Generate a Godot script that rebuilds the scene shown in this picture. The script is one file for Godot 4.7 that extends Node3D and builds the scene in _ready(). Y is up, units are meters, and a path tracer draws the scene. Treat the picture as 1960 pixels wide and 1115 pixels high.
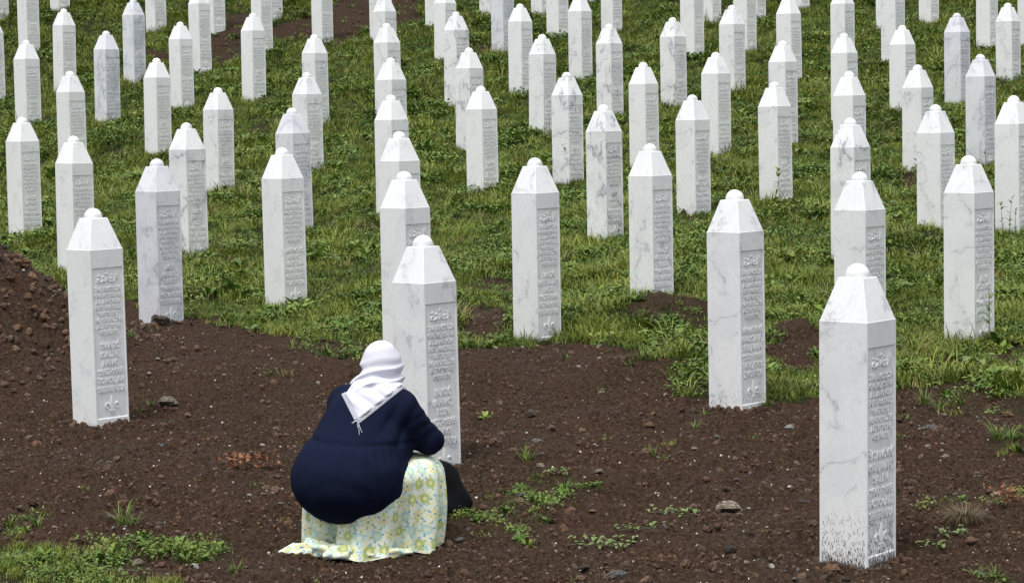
extends Node3D

# x, z, ground height, shoulder height, turn and lean in degrees, size, marble, inscription, key
const STONES := [
	[-7.77, -36.04, 3.199, 4.149, 48.0, 0.0, 1.040, 0, 9, "a"],
	[-6.91, -34.05, 2.599, 3.549, 47.9, 0.0, 1.008, 0, 11, "b"],
	[-6.87, -36.29, 3.342, 4.292, 48.0, 0.0, 0.986, 1, 7, "c"],
	[-5.97, -31.69, 1.999, 2.925, 48.1, -0.9, 0.993, 0, 6, "d"],
	[-5.97, -29.21, 1.667, 2.432, 50.2, -0.1, 1.040, 0, 11, "e"],
	[-6.90, -31.53, 1.886, 2.837, 48.0, 0.0, 1.040, 1, 9, "f"],
	[-5.08, -32.03, 2.149, 3.056, 51.8, -0.5, 0.985, 2, 8, "g"],
	[-5.18, -34.81, 2.897, 3.847, 48.1, 0.0, 0.991, 1, 10, "h"],
	[-4.22, -32.37, 2.268, 3.208, 49.6, 0.1, 0.968, 0, 7, "i"],
	[-4.14, -29.86, 1.737, 2.659, 49.1, 0.1, 0.982, 0, 9, "j"],
	[-4.28, -34.49, 2.984, 3.934, 48.0, 0.0, 1.040, 0, 5, "k"],
	[-4.97, -29.13, 1.597, 2.531, 49.7, -0.6, 1.020, 2, 9, "l"],
	[-3.98, -26.62, 1.262, 2.143, 50.0, -0.5, 0.985, 0, 8, "m"],
	[-4.78, -25.68, 1.092, 1.992, 48.8, 0.0, 1.014, 0, 9, "n?"],
	[-3.55, -19.08, 0.501, 1.372, 49.0, -0.5, 0.992, 0, 10, "o"],
	[-4.43, -21.37, 0.684, 1.525, 49.9, 0.0, 0.986, 0, 10, "p"],
	[-2.70, -19.69, 0.564, 1.457, 48.5, 0.2, 0.997, 3, 11, "q"],
	[-2.91, -23.47, 0.963, 1.776, 49.4, -0.6, 0.985, 1, 8, "r"],
	[-2.45, -16.29, 0.292, 1.234, 48.5, 0.0, 1.009, 2, 5, "s"],
	[-3.25, -30.05, 1.875, 2.755, 47.4, -0.5, 1.005, 0, 12, "t"],
	[-3.45, -33.18, 2.453, 3.403, 47.5, 0.0, 0.960, 0, 6, "t2"],
	[-3.49, -35.10, 3.081, 4.031, 48.0, 0.0, 0.996, 1, 9, "t3"],
	[-2.27, -12.78, 0.085, 1.051, 45.6, 0.4, 1.002, 0, 1, "u"],
	[-2.63, -33.57, 2.639, 3.589, 47.4, 0.0, 0.982, 0, 9, "v"],
	[-1.78, -33.27, 2.732, 3.682, 48.0, 0.0, 1.040, 1, 8, "w"],
	[-1.60, -30.82, 2.097, 2.997, 49.9, 0.0, 0.990, 1, 11, "x?"],
	[-1.45, -28.35, 1.631, 2.531, 49.0, 0.0, 1.035, 1, 9, "y?"],
	[-1.24, -24.92, 1.154, 2.054, 49.9, 0.0, 1.040, 1, 12, "z?"],
	[-1.07, -21.40, 0.759, 1.659, 47.4, 0.0, 1.007, 0, 8, "aa?"],
	[-0.84, -17.92, 0.472, 1.372, 45.6, 0.0, 1.007, 0, 9, "bb?"],
	[-0.66, -14.64, 0.262, 1.162, 47.3, 0.0, 1.019, 0, 6, "cc2?"],
	[-0.41, -11.08, 0.078, 0.970, 46.6, 0.4, 0.995, 1, 2, "cc"],
	[-2.28, -27.86, 1.524, 2.410, 49.9, 0.2, 0.996, 1, 9, "dd"],
	[-2.09, -24.44, 1.128, 1.917, 48.2, 0.2, 1.003, 1, 12, "ee"],
	[-1.90, -20.74, 0.697, 1.562, 50.0, 0.7, 0.998, 2, 10, "ff"],
	[-1.65, -17.07, 0.386, 1.283, 46.9, 0.3, 1.000, 0, 9, "gg"],
	[-0.63, -28.80, 1.723, 2.678, 46.4, -0.4, 1.004, 3, 8, "hh"],
	[-0.84, -31.73, 2.404, 3.126, 48.1, -0.7, 0.975, 0, 11, "ii"],
	[-1.01, -33.76, 2.865, 3.815, 48.0, 0.0, 1.040, 0, 12, "jj"],
	[-0.43, -25.68, 1.283, 2.170, 47.7, -0.4, 1.001, 3, 7, "kk"],
	[-0.26, -22.48, 0.970, 1.736, 47.6, 0.2, 0.989, 0, 11, "ll"],
	[-0.25, -34.93, 3.131, 4.081, 48.0, 0.0, 1.015, 3, 10, "mm"],
	[-0.06, -32.21, 2.468, 3.418, 47.5, 0.0, 1.028, 2, 8, "nn"],
	[0.16, -29.46, 1.888, 2.789, 49.6, -0.2, 0.995, 0, 6, "oo"],
	[0.51, -34.85, 3.053, 4.003, 48.0, 0.0, 0.989, 0, 8, "pp"],
	[0.71, -33.12, 2.661, 3.611, 48.9, 0.0, 1.013, 0, 8, "qq"],
	[0.93, -30.11, 2.048, 2.927, 49.3, -0.1, 0.992, 1, 10, "rr"],
	[1.50, -33.80, 2.783, 3.733, 49.4, 0.0, 0.989, 0, 9, "ss"],
	[0.38, -26.53, 1.419, 2.323, 48.5, -0.6, 1.005, 1, 5, "tt"],
	[0.57, -22.90, 0.980, 1.855, 48.1, 0.0, 0.997, 3, 10, "uu"],
	[1.18, -27.31, 1.592, 2.447, 49.1, 0.1, 1.014, 3, 6, "vv"],
	[1.37, -23.81, 1.106, 1.955, 47.8, 0.1, 0.982, 0, 10, "ww"],
	[1.96, -27.82, 1.713, 2.526, 47.1, 0.3, 1.016, 3, 10, "xx"],
	[2.47, -31.46, 2.393, 3.343, 50.2, 0.0, 1.040, 0, 10, "yy"],
	[2.97, -34.28, 2.831, 3.781, 48.0, 0.0, 0.960, 0, 11, "zz"],
	[2.73, -28.58, 1.865, 2.682, 47.3, 0.3, 1.030, 1, 6, "a1"],
	[3.20, -31.71, 2.399, 3.349, 48.9, 0.0, 1.026, 0, 8, "a2"],
	[3.66, -34.66, 2.936, 3.886, 48.0, 0.0, 0.969, 1, 9, "a3"],
	[2.16, -24.46, 1.224, 2.051, 47.0, 0.0, 0.997, 0, 9, "b1"],
	[1.62, -20.68, 0.820, 1.615, 46.7, 0.2, 0.988, 1, 7, "b2"],
	[0.79, -19.54, 0.620, 1.546, 47.3, 0.1, 0.990, 3, 5, "b3"],
	[0.98, -16.35, 0.419, 1.277, 46.1, 0.1, 0.997, 1, 7, "b4"],
	[0.16, -15.13, 0.266, 1.221, 45.9, -0.1, 1.009, 1, 6, "b5"],
	[1.21, -12.59, 0.142, 1.094, 47.4, 0.2, 1.007, 1, 3, "b6"],
	[1.28, -35.93, 3.251, 4.201, 48.0, 0.0, 0.960, 0, 10, "a4"],
	[3.50, -29.22, 1.946, 2.816, 48.2, 0.7, 1.016, 0, 9, "c1"],
	[2.91, -24.88, 1.224, 2.166, 47.3, 0.2, 0.996, 1, 6, "c2"],
	[2.40, -21.14, 0.814, 1.718, 47.4, 0.5, 0.984, 1, 8, "c3"],
	[4.27, -30.00, 2.055, 2.955, 47.1, 0.0, 1.005, 1, 8, "c4?"],
	[3.74, -26.17, 1.370, 2.270, 49.0, 0.0, 0.985, 0, 5, "c5?"],
	[3.19, -22.00, 0.902, 1.802, 48.6, 0.0, 1.012, 0, 5, "c6?"],
	[2.58, -17.76, 0.517, 1.417, 47.0, 0.0, 0.992, 3, 7, "c7?"],
	[2.04, -13.68, 0.245, 1.145, 48.3, 0.0, 0.992, 1, 7, "c8?"],
	[1.35, -9.16, 0.000, 0.936, 50.2, -0.3, 0.999, 1, 4, "c9"],
	[5.35, -33.18, 2.688, 3.638, 48.0, 0.0, 1.034, 0, 12, "d1"],
	[5.02, -30.66, 2.203, 3.153, 47.1, 0.0, 1.020, 1, 8, "d2"],
	[6.15, -34.36, 2.776, 3.726, 45.8, 0.0, 0.960, 0, 5, "d3"],
	[4.52, -26.95, 1.624, 2.366, 48.2, 0.1, 0.987, 0, 9, "d4"],
	[3.98, -22.86, 1.117, 1.865, 47.6, 0.0, 0.995, 1, 8, "d5"],
	[3.42, -18.81, 0.703, 1.496, 48.2, 0.2, 1.005, 1, 8, "d6"],
	[5.26, -27.53, 1.661, 2.511, 48.1, 0.3, 0.997, 2, 12, "d7"],
	[4.66, -23.18, 1.058, 1.964, 48.0, 0.3, 0.982, 2, 12, "d8"],
	[6.50, -31.92, 2.357, 3.307, 48.8, 0.0, 0.974, 0, 8, "d9"],
	[6.16, -28.95, 1.970, 2.666, 49.6, 0.5, 1.008, 1, 12, "e1"],
	[7.12, -32.14, 2.421, 3.371, 48.0, 0.0, 1.040, 0, 11, "e2"],
	[4.07, -18.92, 0.655, 1.555, 46.8, 0.2, 1.012, 0, 12, "e3"],
	[2.80, -14.30, 0.293, 1.208, 46.1, 0.1, 1.006, 1, 8, "e4"],
	[4.40, -35.41, 3.096, 4.046, 48.0, 0.0, 0.968, 0, 5, "e5"],
]
const SLOPE := [0.67693, 0.17681, -0.93765, -0.03303, -0.07667, 0.30382, 0.03905, -0.12134, -0.05097, 0.03069]
const EYE := 1.822
const BARE := [
	[1.00, [-4.49, -17.60, -3.82, -17.42, -3.33, -17.51, -2.82, -17.55, -2.56, -16.83, -2.31, -16.63, -1.94, -16.00, -1.58, -15.64, -1.32, -15.41, -1.32, -15.00, -1.13, -14.72, -0.92, -14.48, -0.82, -15.06, -0.34, -14.80, -0.01, -14.92, 0.33, -14.81, 0.65, -14.58, 0.88, -14.10, 0.93, -13.55, 0.88, -13.07, 0.99, -12.81, 1.14, -12.86, 1.42, -12.74, 1.63, -12.63, 1.89, -12.81, 2.16, -13.06, 2.29, -12.96, 2.25, -12.46, 2.46, -12.21, 2.64, -12.05, 2.97, -11.87, 2.03, -8.08, -2.12, -8.15]],
	[0.90, [-0.41, -16.51, -0.08, -16.31, 0.01, -15.87, -0.01, -15.28, -0.17, -15.12, -0.35, -15.26]],
	[0.60, [0.69, -15.88, 0.91, -16.24, 1.13, -16.34, 1.34, -16.01, 1.22, -14.85, 1.06, -15.29, 0.85, -15.21]],
	[0.95, [1.66, -15.37, 1.78, -14.79, 1.87, -14.29, 1.76, -13.46, 1.60, -13.54, 1.51, -13.93]],
	[0.60, [-0.32, -17.83, 0.02, -17.72, 0.02, -16.95, -0.27, -17.04]],
	[0.90, [3.82, -23.24, 4.08, -23.39, 3.75, -21.37, 3.55, -21.44]],
	[0.75, [-2.62, -35.91, -2.26, -36.52, -1.36, -36.14, -1.22, -34.41, -2.04, -34.00, -2.43, -33.13, -2.86, -33.84, -3.47, -33.96, -3.61, -34.66, -3.17, -34.90]],
	[0.75, [-4.56, -34.24, -4.43, -35.10, -4.08, -35.49, -3.51, -35.24, -3.53, -33.84, -3.69, -33.20, -4.14, -32.64, -4.40, -33.07]],
	[0.90, [-5.21, -33.74, -4.73, -33.51, -4.64, -32.85, -5.05, -32.95]],
	[0.80, [-0.52, -32.84, -0.08, -32.70, -0.12, -31.96, -0.47, -32.00]],
	[0.85, [1.42, -21.02, 1.68, -20.79, 1.61, -20.19, 1.41, -20.26]],
	[0.60, [-2.51, -18.46, -2.26, -18.44, -2.18, -17.89, -2.40, -17.95]],
	[0.70, [2.48, -13.89, 2.60, -13.70, 2.50, -13.15, 2.40, -13.25]],
	[0.60, [-1.49, -20.99, -1.19, -21.19, -1.15, -20.42, -1.40, -20.35]],
	[0.60, [2.86, -13.99, 3.09, -14.13, 2.95, -13.47, 2.78, -13.50]],
	[0.50, [-3.18, -28.36, -2.87, -28.42, -2.78, -27.62, -3.11, -27.74]],
]
const GREEN := [
	[0.80, [-2.24, -9.58, -2.13, -9.58, -1.74, -9.51, -1.66, -9.20, -1.59, -9.02, -1.30, -8.92, -1.25, -8.67, -2.04, -8.69]],
	[0.50, [-1.73, -9.64, -1.33, -9.71, -1.16, -9.38, -1.23, -9.22, -1.48, -9.25, -1.66, -9.41]],
	[0.38, [-0.29, -10.10, -0.11, -10.55, 0.11, -10.91, 0.28, -10.82, 0.26, -10.44, 0.16, -10.17, 0.13, -9.96, 0.03, -9.61, -0.04, -9.43, -0.16, -9.50, -0.28, -9.76]],
	[0.30, [-2.31, -10.17, -2.06, -10.20, -2.05, -9.81, -2.21, -9.72]],
	[0.40, [2.39, -11.88, 2.69, -11.93, 2.53, -11.22, 2.32, -11.43]],
	[0.60, [0.94, -13.81, 1.15, -13.85, 1.06, -12.80, 0.91, -13.03]],
	[0.45, [-1.47, -15.45, -0.89, -15.17, -0.80, -14.42, -1.30, -14.47]],
	[0.35, [2.29, -12.96, 2.54, -13.07, 2.76, -12.59, 2.64, -12.05, 2.24, -12.25]],
	[0.25, [1.68, -9.90, 2.27, -10.34, 2.21, -9.87, 1.76, -9.65]],
	[0.40, [1.74, -8.84, 2.01, -9.00, 1.92, -8.60, 1.73, -8.60]],
]
# x, z, width, tone
const LOOSE := [
	[-2.51, -12.21, 0.056, 3], [-1.64, -12.53, 0.047, 2], [-1.80, -11.87, 0.040, 2], [-1.97, -13.28, 0.110, 1], [-1.81, -12.90, 0.044, 3], [-1.88, -11.38, 0.039, 1], [-1.97, -9.86, 0.041, 0], [-1.50, -9.14, 0.045, 1],
	[-1.27, -9.11, 0.038, 0], [-1.89, -12.80, 0.029, 2], [-1.10, -9.97, 0.034, 3], [-1.20, -10.46, 0.027, 0], [-1.10, -10.52, 0.020, 0], [-1.75, -11.04, 0.033, 3], [-2.17, -10.95, 0.021, 1], [-2.21, -10.27, 0.027, 2],
	[-2.73, -13.18, 0.020, 0], [-1.43, -11.43, 0.026, 2], [-1.55, -12.08, 0.041, 3], [-1.19, -12.08, 0.041, 3], [-1.21, -9.22, 0.028, 0], [-1.55, -9.04, 0.031, 0], [-2.50, -12.56, 0.038, 3], [-2.43, -11.22, 0.026, 1],
	[-2.00, -11.44, 0.035, 2], [-1.63, -10.77, 0.028, 2], [-1.04, -10.24, 0.031, 2], [-1.53, -9.90, 0.030, 2], [-1.33, -11.72, 0.044, 1], [-2.04, -12.04, 0.032, 3], [-1.98, -12.24, 0.018, 0], [-2.14, -11.79, 0.018, 0],
	[-1.97, -12.68, 0.019, 0], [-0.10, -11.53, 0.052, 4], [0.11, -11.63, 0.061, 2], [0.07, -11.29, 0.046, 3], [0.12, -11.02, 0.041, 1], [0.13, -11.19, 0.038, 2], [0.41, -11.17, 0.050, 4], [0.39, -10.78, 0.040, 1],
	[0.70, -12.05, 0.054, 3], [0.87, -10.57, 0.040, 3], [0.93, -10.09, 0.113, 1], [0.85, -9.25, 0.055, 4], [1.02, -10.16, 0.023, 0], [0.63, -9.52, 0.014, 0], [0.73, -9.36, 0.021, 0], [0.18, -9.38, 0.045, 2],
	[0.33, -10.04, 0.037, 3], [0.26, -8.94, 0.052, 4], [0.38, -8.83, 0.072, 2], [0.14, -9.12, 0.031, 4], [0.62, -9.02, 0.030, 3], [0.87, -11.29, 0.042, 1], [0.39, -11.39, 0.021, 0], [0.40, -11.30, 0.021, 0],
	[0.09, -12.35, 0.055, 4], [0.09, -12.54, 0.042, 2], [0.01, -10.65, 0.024, 0], [1.01, -10.61, 0.032, 2], [0.79, -10.54, 0.031, 4], [0.53, -9.91, 0.030, 2], [0.64, -10.41, 0.016, 0], [0.71, -10.31, 0.015, 0],
	[0.33, -10.18, 0.046, 4], [0.03, -10.42, 0.039, 2], [-0.23, -9.52, 0.043, 2], [0.47, -10.19, 0.034, 2], [1.02, -11.73, 0.035, 2], [0.63, -9.87, 0.022, 1], [0.33, -9.00, 0.027, 0], [0.55, -8.92, 0.027, 3],
	[0.27, -11.85, 0.026, 2], [-0.15, -12.02, 0.018, 0], [2.11, -11.77, 0.076, 2], [2.05, -11.76, 0.022, 0], [2.02, -11.36, 0.034, 1], [2.05, -11.07, 0.042, 1], [1.92, -10.62, 0.040, 1], [2.09, -10.13, 0.042, 0],
	[1.23, -8.99, 0.078, 3], [1.25, -8.84, 0.047, 4], [1.77, -8.90, 0.037, 0], [1.79, -8.88, 0.027, 2], [0.99, -9.00, 0.034, 0], [1.05, -9.19, 0.021, 1], [1.25, -10.11, 0.061, 4], [1.31, -10.65, 0.044, 2],
	[2.57, -12.10, 0.055, 3], [1.41, -11.93, 0.049, 0], [1.37, -12.06, 0.020, 0], [1.13, -9.31, 0.015, 1], [1.02, -10.15, 0.019, 0], [1.23, -10.42, 0.027, 0], [1.05, -8.77, 0.030, 2], [2.26, -12.21, 0.023, 0],
	[1.01, -10.81, 0.036, 2], [2.00, -12.08, 0.027, 3], [2.07, -11.26, 0.021, 0], [2.06, -9.91, 0.019, 0], [2.10, -11.42, 0.017, 0], [1.38, -10.73, 0.020, 0], [1.70, -10.07, 0.038, 4], [1.53, -11.94, 0.020, 3],
	[1.18, -10.72, 0.040, 4], [0.96, -9.23, 0.041, 2], [1.16, -9.92, 0.030, 3], [0.39, -13.77, 0.039, 0], [0.52, -14.15, 0.033, 0], [0.61, -13.85, 0.039, 3], [0.49, -13.02, 0.043, 1], [0.84, -12.92, 0.027, 0],
	[-0.16, -12.89, 0.030, 4], [0.54, -14.58, 0.031, 0], [-2.52, -12.18, 0.041, 3], [-3.19, -16.07, 0.054, 3], [-3.13, -14.98, 0.032, 0], [-3.60, -16.99, 0.065, 2], [-3.67, -17.12, 0.037, 1], [-3.08, -15.34, 0.059, 4],
	[-3.44, -16.14, 0.069, 4], [-3.04, -15.59, 0.074, 4], [-3.23, -15.64, 0.082, 4], [-3.30, -15.23, 0.058, 4], [-0.11, -14.87, 0.042, 0], [0.06, -14.64, 0.027, 0], [-0.28, -14.32, 0.033, 3], [-0.15, -12.40, 0.029, 2],
	[0.08, -13.01, 0.027, 2], [-2.21, -14.48, 0.031, 0], [-2.20, -14.08, 0.027, 0], [-1.73, -13.93, 0.026, 0], [-1.95, -13.33, 0.038, 1], [-1.70, -12.30, 0.026, 2], [-1.51, -14.58, 0.027, 0], [-1.54, -13.39, 0.028, 2],
	[-1.15, -13.70, 0.026, 0], [-1.24, -12.59, 0.030, 2], [-1.29, -11.87, 0.025, 0], [1.43, -11.11, 0.024, 0], [2.02, -11.31, 0.024, 0], [2.27, -11.03, 0.024, 0], [2.03, -10.45, 0.022, 0], [1.85, -10.76, 0.023, 2],
]
# x, z, spread, leaves
const WEEDS := [
	[-1.57, -18.85, 0.3, 7], [-1.43, -18.95, 0.18, 6], [-1.86, -26.14, 0.24, 8], [-1.63, -26.67, 0.2, 8], [-2.49, -27.00, 0.2, 7], [-1.99, -28.48, 0.2, 8], [-0.79, -27.52, 0.22, 8], [-0.85, -26.59, 0.2, 7],
	[-0.61, -26.13, 0.18, 6], [1.66, -30.22, 0.2, 7], [-1.99, -30.64, 0.18, 7], [3.93, -31.21, 0.22, 8], [3.00, -24.12, 0.24, 8], [4.32, -27.14, 0.24, 8], [4.26, -26.05, 0.22, 7], [3.46, -26.62, 0.2, 7],
	[2.60, -20.02, 0.26, 8], [3.30, -20.49, 0.24, 8], [3.22, -19.48, 0.22, 8], [2.78, -22.17, 0.2, 7], [-2.51, -19.41, 0.22, 6], [-2.60, -19.30, 0.16, 5], [-3.18, -27.26, 0.2, 7], [-2.86, -25.97, 0.2, 8],
	[-2.84, -31.02, 0.18, 7], [0.60, -21.85, 0.18, 6], [1.00, -13.21, 0.18, 12], [3.34, -26.80, 0.15, 4], [2.12, -22.52, 0.2, 7], [2.13, -26.18, 0.18, 7], [0.15, -26.79, 0.2, 7], [-0.15, -28.81, 0.2, 6],
	[-5.65, -28.77, 0.18, 6], [-1.05, -31.25, 0.2, 8], [2.43, -23.48, 0.2, 7], [-1.04, -16.58, 0.16, 8], [-1.76, -15.69, 0.16, 7], [2.69, -13.52, 0.2, 8], [2.35, -13.75, 0.16, 6],
]
# tall thin weeds: x, z, height
const STEMS := [
	[0.57, -22.91, 0.42], [0.62, -23.08, 0.3], [1.94, -27.77, 0.26], [2.04, -27.92, 0.2], [2.39, -20.94, 0.34], [2.37, -21.05, 0.22], [3.91, -18.73, 0.25], [3.95, -18.66, 0.3],
	[4.01, -18.71, 0.22], [2.89, -14.26, 0.36], [1.00, -16.65, 0.16], [1.08, -16.63, 0.12], [0.86, -16.46, 0.12], [0.57, -14.14, 0.2], [3.96, -23.41, 0.16], [4.59, -22.70, 0.2],
]
# small grass tufts on the soil: x, z, height
const TUFTS := [
	[2.39, -11.49, 0.16], [2.46, -11.54, 0.12], [0.79, -13.72, 0.14], [0.75, -13.73, 0.12], [0.68, -13.61, 0.1], [0.83, -13.66, 0.1], [-1.16, -14.54, 0.13], [-1.41, -14.88, 0.12],
	[-1.68, -9.89, 0.15], [-1.63, -9.86, 0.1], [2.21, -12.53, 0.14], [2.27, -12.38, 0.12], [2.40, -12.50, 0.12], [0.32, -14.05, 0.08], [0.93, -12.00, 0.07], [0.06, -11.12, 0.1],
	[0.04, -11.19, 0.08], [0.66, -11.07, 0.07], [0.71, -11.00, 0.06], [-0.73, -9.37, 0.08], [-1.00, -9.94, 0.05], [-2.49, -13.14, 0.06], [-2.11, -13.14, 0.06], [-2.07, -13.22, 0.06],
	[2.04, -12.14, 0.08], [1.37, -12.53, 0.1], [1.81, -11.62, 0.05], [-2.05, -9.92, 0.1], [-2.17, -9.93, 0.1], [-1.10, -9.06, 0.08], [0.22, -10.50, 0.09], [1.19, -11.69, 0.05],
	[-1.30, -15.16, 0.12], [1.01, -12.43, 0.09], [-2.43, -14.85, 0.07], [1.76, -8.88, 0.08], [1.83, -8.84, 0.08],
]
# low leafy seedlings: x, z, spread
const CREEPERS := [
	[0.29, -9.44, 0.2], [0.38, -9.39, 0.16], [0.44, -9.48, 0.18], [0.50, -9.72, 0.16], [0.65, -10.08, 0.2], [0.74, -10.04, 0.18], [1.79, -9.41, 0.14], [1.68, -9.32, 0.12],
	[0.18, -10.80, 0.14],
]
const SPOT := {"person": [-0.60, -9.41], "bag": [-0.26, -10.07], "branch": [-1.25, -11.09], "branch2": [2.13, -9.82], "drytuft": [1.86, -9.59], "clod": [-2.43, -16.15], "blade": [-1.70, -9.96]}

const SHOULDER := 0.95          # height of a gravestone's shaft above its own ground line
const HALF := 0.11

var rng := RandomNumberGenerator.new()
var taken := {}
var mats := {}
# terrain
const GX0 := -12.0
const GZ0 := -42.0
const GSTEP := 0.2
const GNX := 121
const GNZ := 186
var relief := PackedFloat32Array()
const MX0 := -10.0
const MZ0 := -39.0
const MSTEP := 0.05
const MNX := 401
const MNZ := 661
var cover := PackedFloat32Array()
var n_big := FastNoiseLite.new()
var n_mid := FastNoiseLite.new()
var n_fine := FastNoiseLite.new()
var n_cell := FastNoiseLite.new()
var n_edge := FastNoiseLite.new()
var n_tone := FastNoiseLite.new()
var n_hue := FastNoiseLite.new()
var n_hue_fine := FastNoiseLite.new()


func _ready() -> void:
	# ---- camera, sky, sun, exposure
	var cam := Camera3D.new()
	cam.name = "camera"
	cam.position = Vector3(0, EYE, 0)
	cam.basis = Basis(Vector3.RIGHT, deg_to_rad(-4.679)) * Basis(Vector3.BACK, deg_to_rad(-1.05))
	cam.fov = 14.16
	cam.near = 0.1
	cam.far = 600.0
	add_child(cam)
	cam.current = true
	var sky_m := ProceduralSkyMaterial.new()
	sky_m.sky_top_color = Color(0.98, 0.985, 0.995)
	sky_m.sky_horizon_color = Color(0.605, 0.625, 0.65)
	sky_m.sky_curve = 0.6
	sky_m.ground_bottom_color = Color(0.10, 0.11, 0.08)
	sky_m.ground_horizon_color = Color(0.22, 0.24, 0.2)
	sky_m.sun_angle_max = 1.0
	var sky := Sky.new()
	sky.sky_material = sky_m
	var env := Environment.new()
	env.background_mode = Environment.BG_SKY
	env.sky = sky
	env.background_energy_multiplier = 0.95
	env.tonemap_mode = Environment.TONE_MAPPER_LINEAR
	env.tonemap_exposure = 1.76
	env.sdfgi_enabled = true
	env.ssao_enabled = true
	env.ssil_enabled = true
	var we := WorldEnvironment.new()
	we.name = "world_environment"
	we.environment = env
	add_child(we)
	var sun := DirectionalLight3D.new()
	sun.name = "sun"
	sun.light_energy = 0.5
	sun.light_angular_distance = 16.0
	sun.light_color = Color(1.0, 0.99, 0.97)
	sun.shadow_enabled = true
	sun.rotation_degrees = Vector3(-66, -34, 0)
	add_child(sun)
	rng.seed = 20
	setup_noise()
	setup_materials()
	setup_relief()
	setup_cover()
	build_ground()
	build_gravestones()
	build_person()
	build_handbag()
	build_grass()
	build_weeds()
	build_loose_stones()
	build_soil_crumbs()
	build_withered()


# ---------------------------------------------------------------- helpers
func numbered(called: String) -> String:
	if not taken.has(called):
		taken[called] = 0
		return called
	taken[called] += 1
	return "%s_%03d" % [called, taken[called]]


func tag(o: Node, label: String, category: String, group := "", kind := "") -> void:
	if label:
		o.set_meta("label", label)
	if category:
		o.set_meta("category", category)
	if group:
		o.set_meta("group", group)
	if kind:
		o.set_meta("kind", kind)


func thing(called: String, at: Vector3, label: String, category: String, group := "") -> Node3D:
	var o := Node3D.new()
	o.name = numbered(called)
	add_child(o)
	o.position = at
	tag(o, label, category, group)
	return o


func part(called: String, mesh: Mesh, mat: Material, parent: Node, tf := Transform3D.IDENTITY) -> MeshInstance3D:
	var o := MeshInstance3D.new()
	o.name = numbered(called) if parent == self else called
	o.mesh = mesh
	if mat:
		o.material_override = mat
	o.transform = tf
	parent.add_child(o, true)
	return o


func lin(r: float, g: float, b: float) -> Color:
	return Color(r, g, b).linear_to_srgb()


func plain(c: Color, rough := 0.9) -> StandardMaterial3D:
	var m := StandardMaterial3D.new()
	m.albedo_color = c
	m.roughness = rough
	return m


func tri(st: SurfaceTool, a: Vector3, b: Vector3, c: Vector3) -> void:
	st.add_vertex(a)
	st.add_vertex(b)
	st.add_vertex(c)


# corners run clockwise as seen from outside
func quad(st: SurfaceTool, a: Vector3, b: Vector3, c: Vector3, d: Vector3) -> void:
	tri(st, a, b, c)
	tri(st, a, c, d)


func flat_tool() -> SurfaceTool:
	var st := SurfaceTool.new()
	st.begin(Mesh.PRIMITIVE_TRIANGLES)
	st.set_smooth_group(-1)
	return st


# a tube of n sides along points with a radius each; squash flattens it along axis "flat"
func tube(st: SurfaceTool, pts: Array, radii: Array, n := 6, squash := 1.0, flat := Vector3.ZERO) -> void:
	var rings := []
	var side := Vector3.ZERO
	for i in pts.size():
		var dir: Vector3 = (pts[min(i + 1, pts.size() - 1)] - pts[max(i - 1, 0)]).normalized()
		if flat != Vector3.ZERO:
			side = dir.cross(flat).normalized()
		elif side == Vector3.ZERO:
			side = dir.cross(Vector3.UP if absf(dir.y) < 0.9 else Vector3.RIGHT).normalized()
		else:
			side = (side - dir * side.dot(dir)).normalized()
		var up := side.cross(dir).normalized()
		var ring := []
		for k in n:
			var a := TAU * k / n
			ring.append(pts[i] + side * cos(a) * radii[i] + up * sin(a) * radii[i] * squash)
		rings.append(ring)
	for i in pts.size() - 1:
		for k in n:
			var k2 := (k + 1) % n
			quad(st, rings[i][k], rings[i + 1][k], rings[i + 1][k2], rings[i][k2])
	for k in range(1, n - 1):
		tri(st, rings[0][0], rings[0][k], rings[0][k + 1])
		var e: Array = rings[pts.size() - 1]
		tri(st, e[0], e[k + 1], e[k])


# ---------------------------------------------------------------- noise and textures
func setup_noise() -> void:
	var k := 3
	for pair in [[n_big, 0.9], [n_mid, 5.0], [n_fine, 26.0], [n_edge, 2.6], [n_tone, 1.4], [n_hue, 0.75], [n_hue_fine, 3.4]]:
		var n: FastNoiseLite = pair[0]
		n.seed = k
		k += 4
		n.noise_type = FastNoiseLite.TYPE_SIMPLEX_SMOOTH
		n.frequency = pair[1]
		n.fractal_octaves = 3
	n_fine.fractal_octaves = 2
	n_cell.seed = 41
	n_cell.noise_type = FastNoiseLite.TYPE_CELLULAR
	n_cell.cellular_return_type = FastNoiseLite.RETURN_DISTANCE
	n_cell.frequency = 15.0
	n_cell.fractal_type = FastNoiseLite.FRACTAL_FBM
	n_cell.fractal_octaves = 2


func noise_image(size: int, freq: float, octaves: int, seed_: int, ridged := false, warp := 0.0) -> Image:
	var n := FastNoiseLite.new()
	n.seed = seed_
	n.noise_type = FastNoiseLite.TYPE_SIMPLEX_SMOOTH
	n.frequency = freq
	n.fractal_octaves = octaves
	n.fractal_type = FastNoiseLite.FRACTAL_RIDGED if ridged else FastNoiseLite.FRACTAL_FBM
	if warp > 0.0:
		n.domain_warp_enabled = true
		n.domain_warp_amplitude = warp
		n.domain_warp_frequency = 0.008
	return n.get_seamless_image(size, size, false, false, 0.15)


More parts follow.
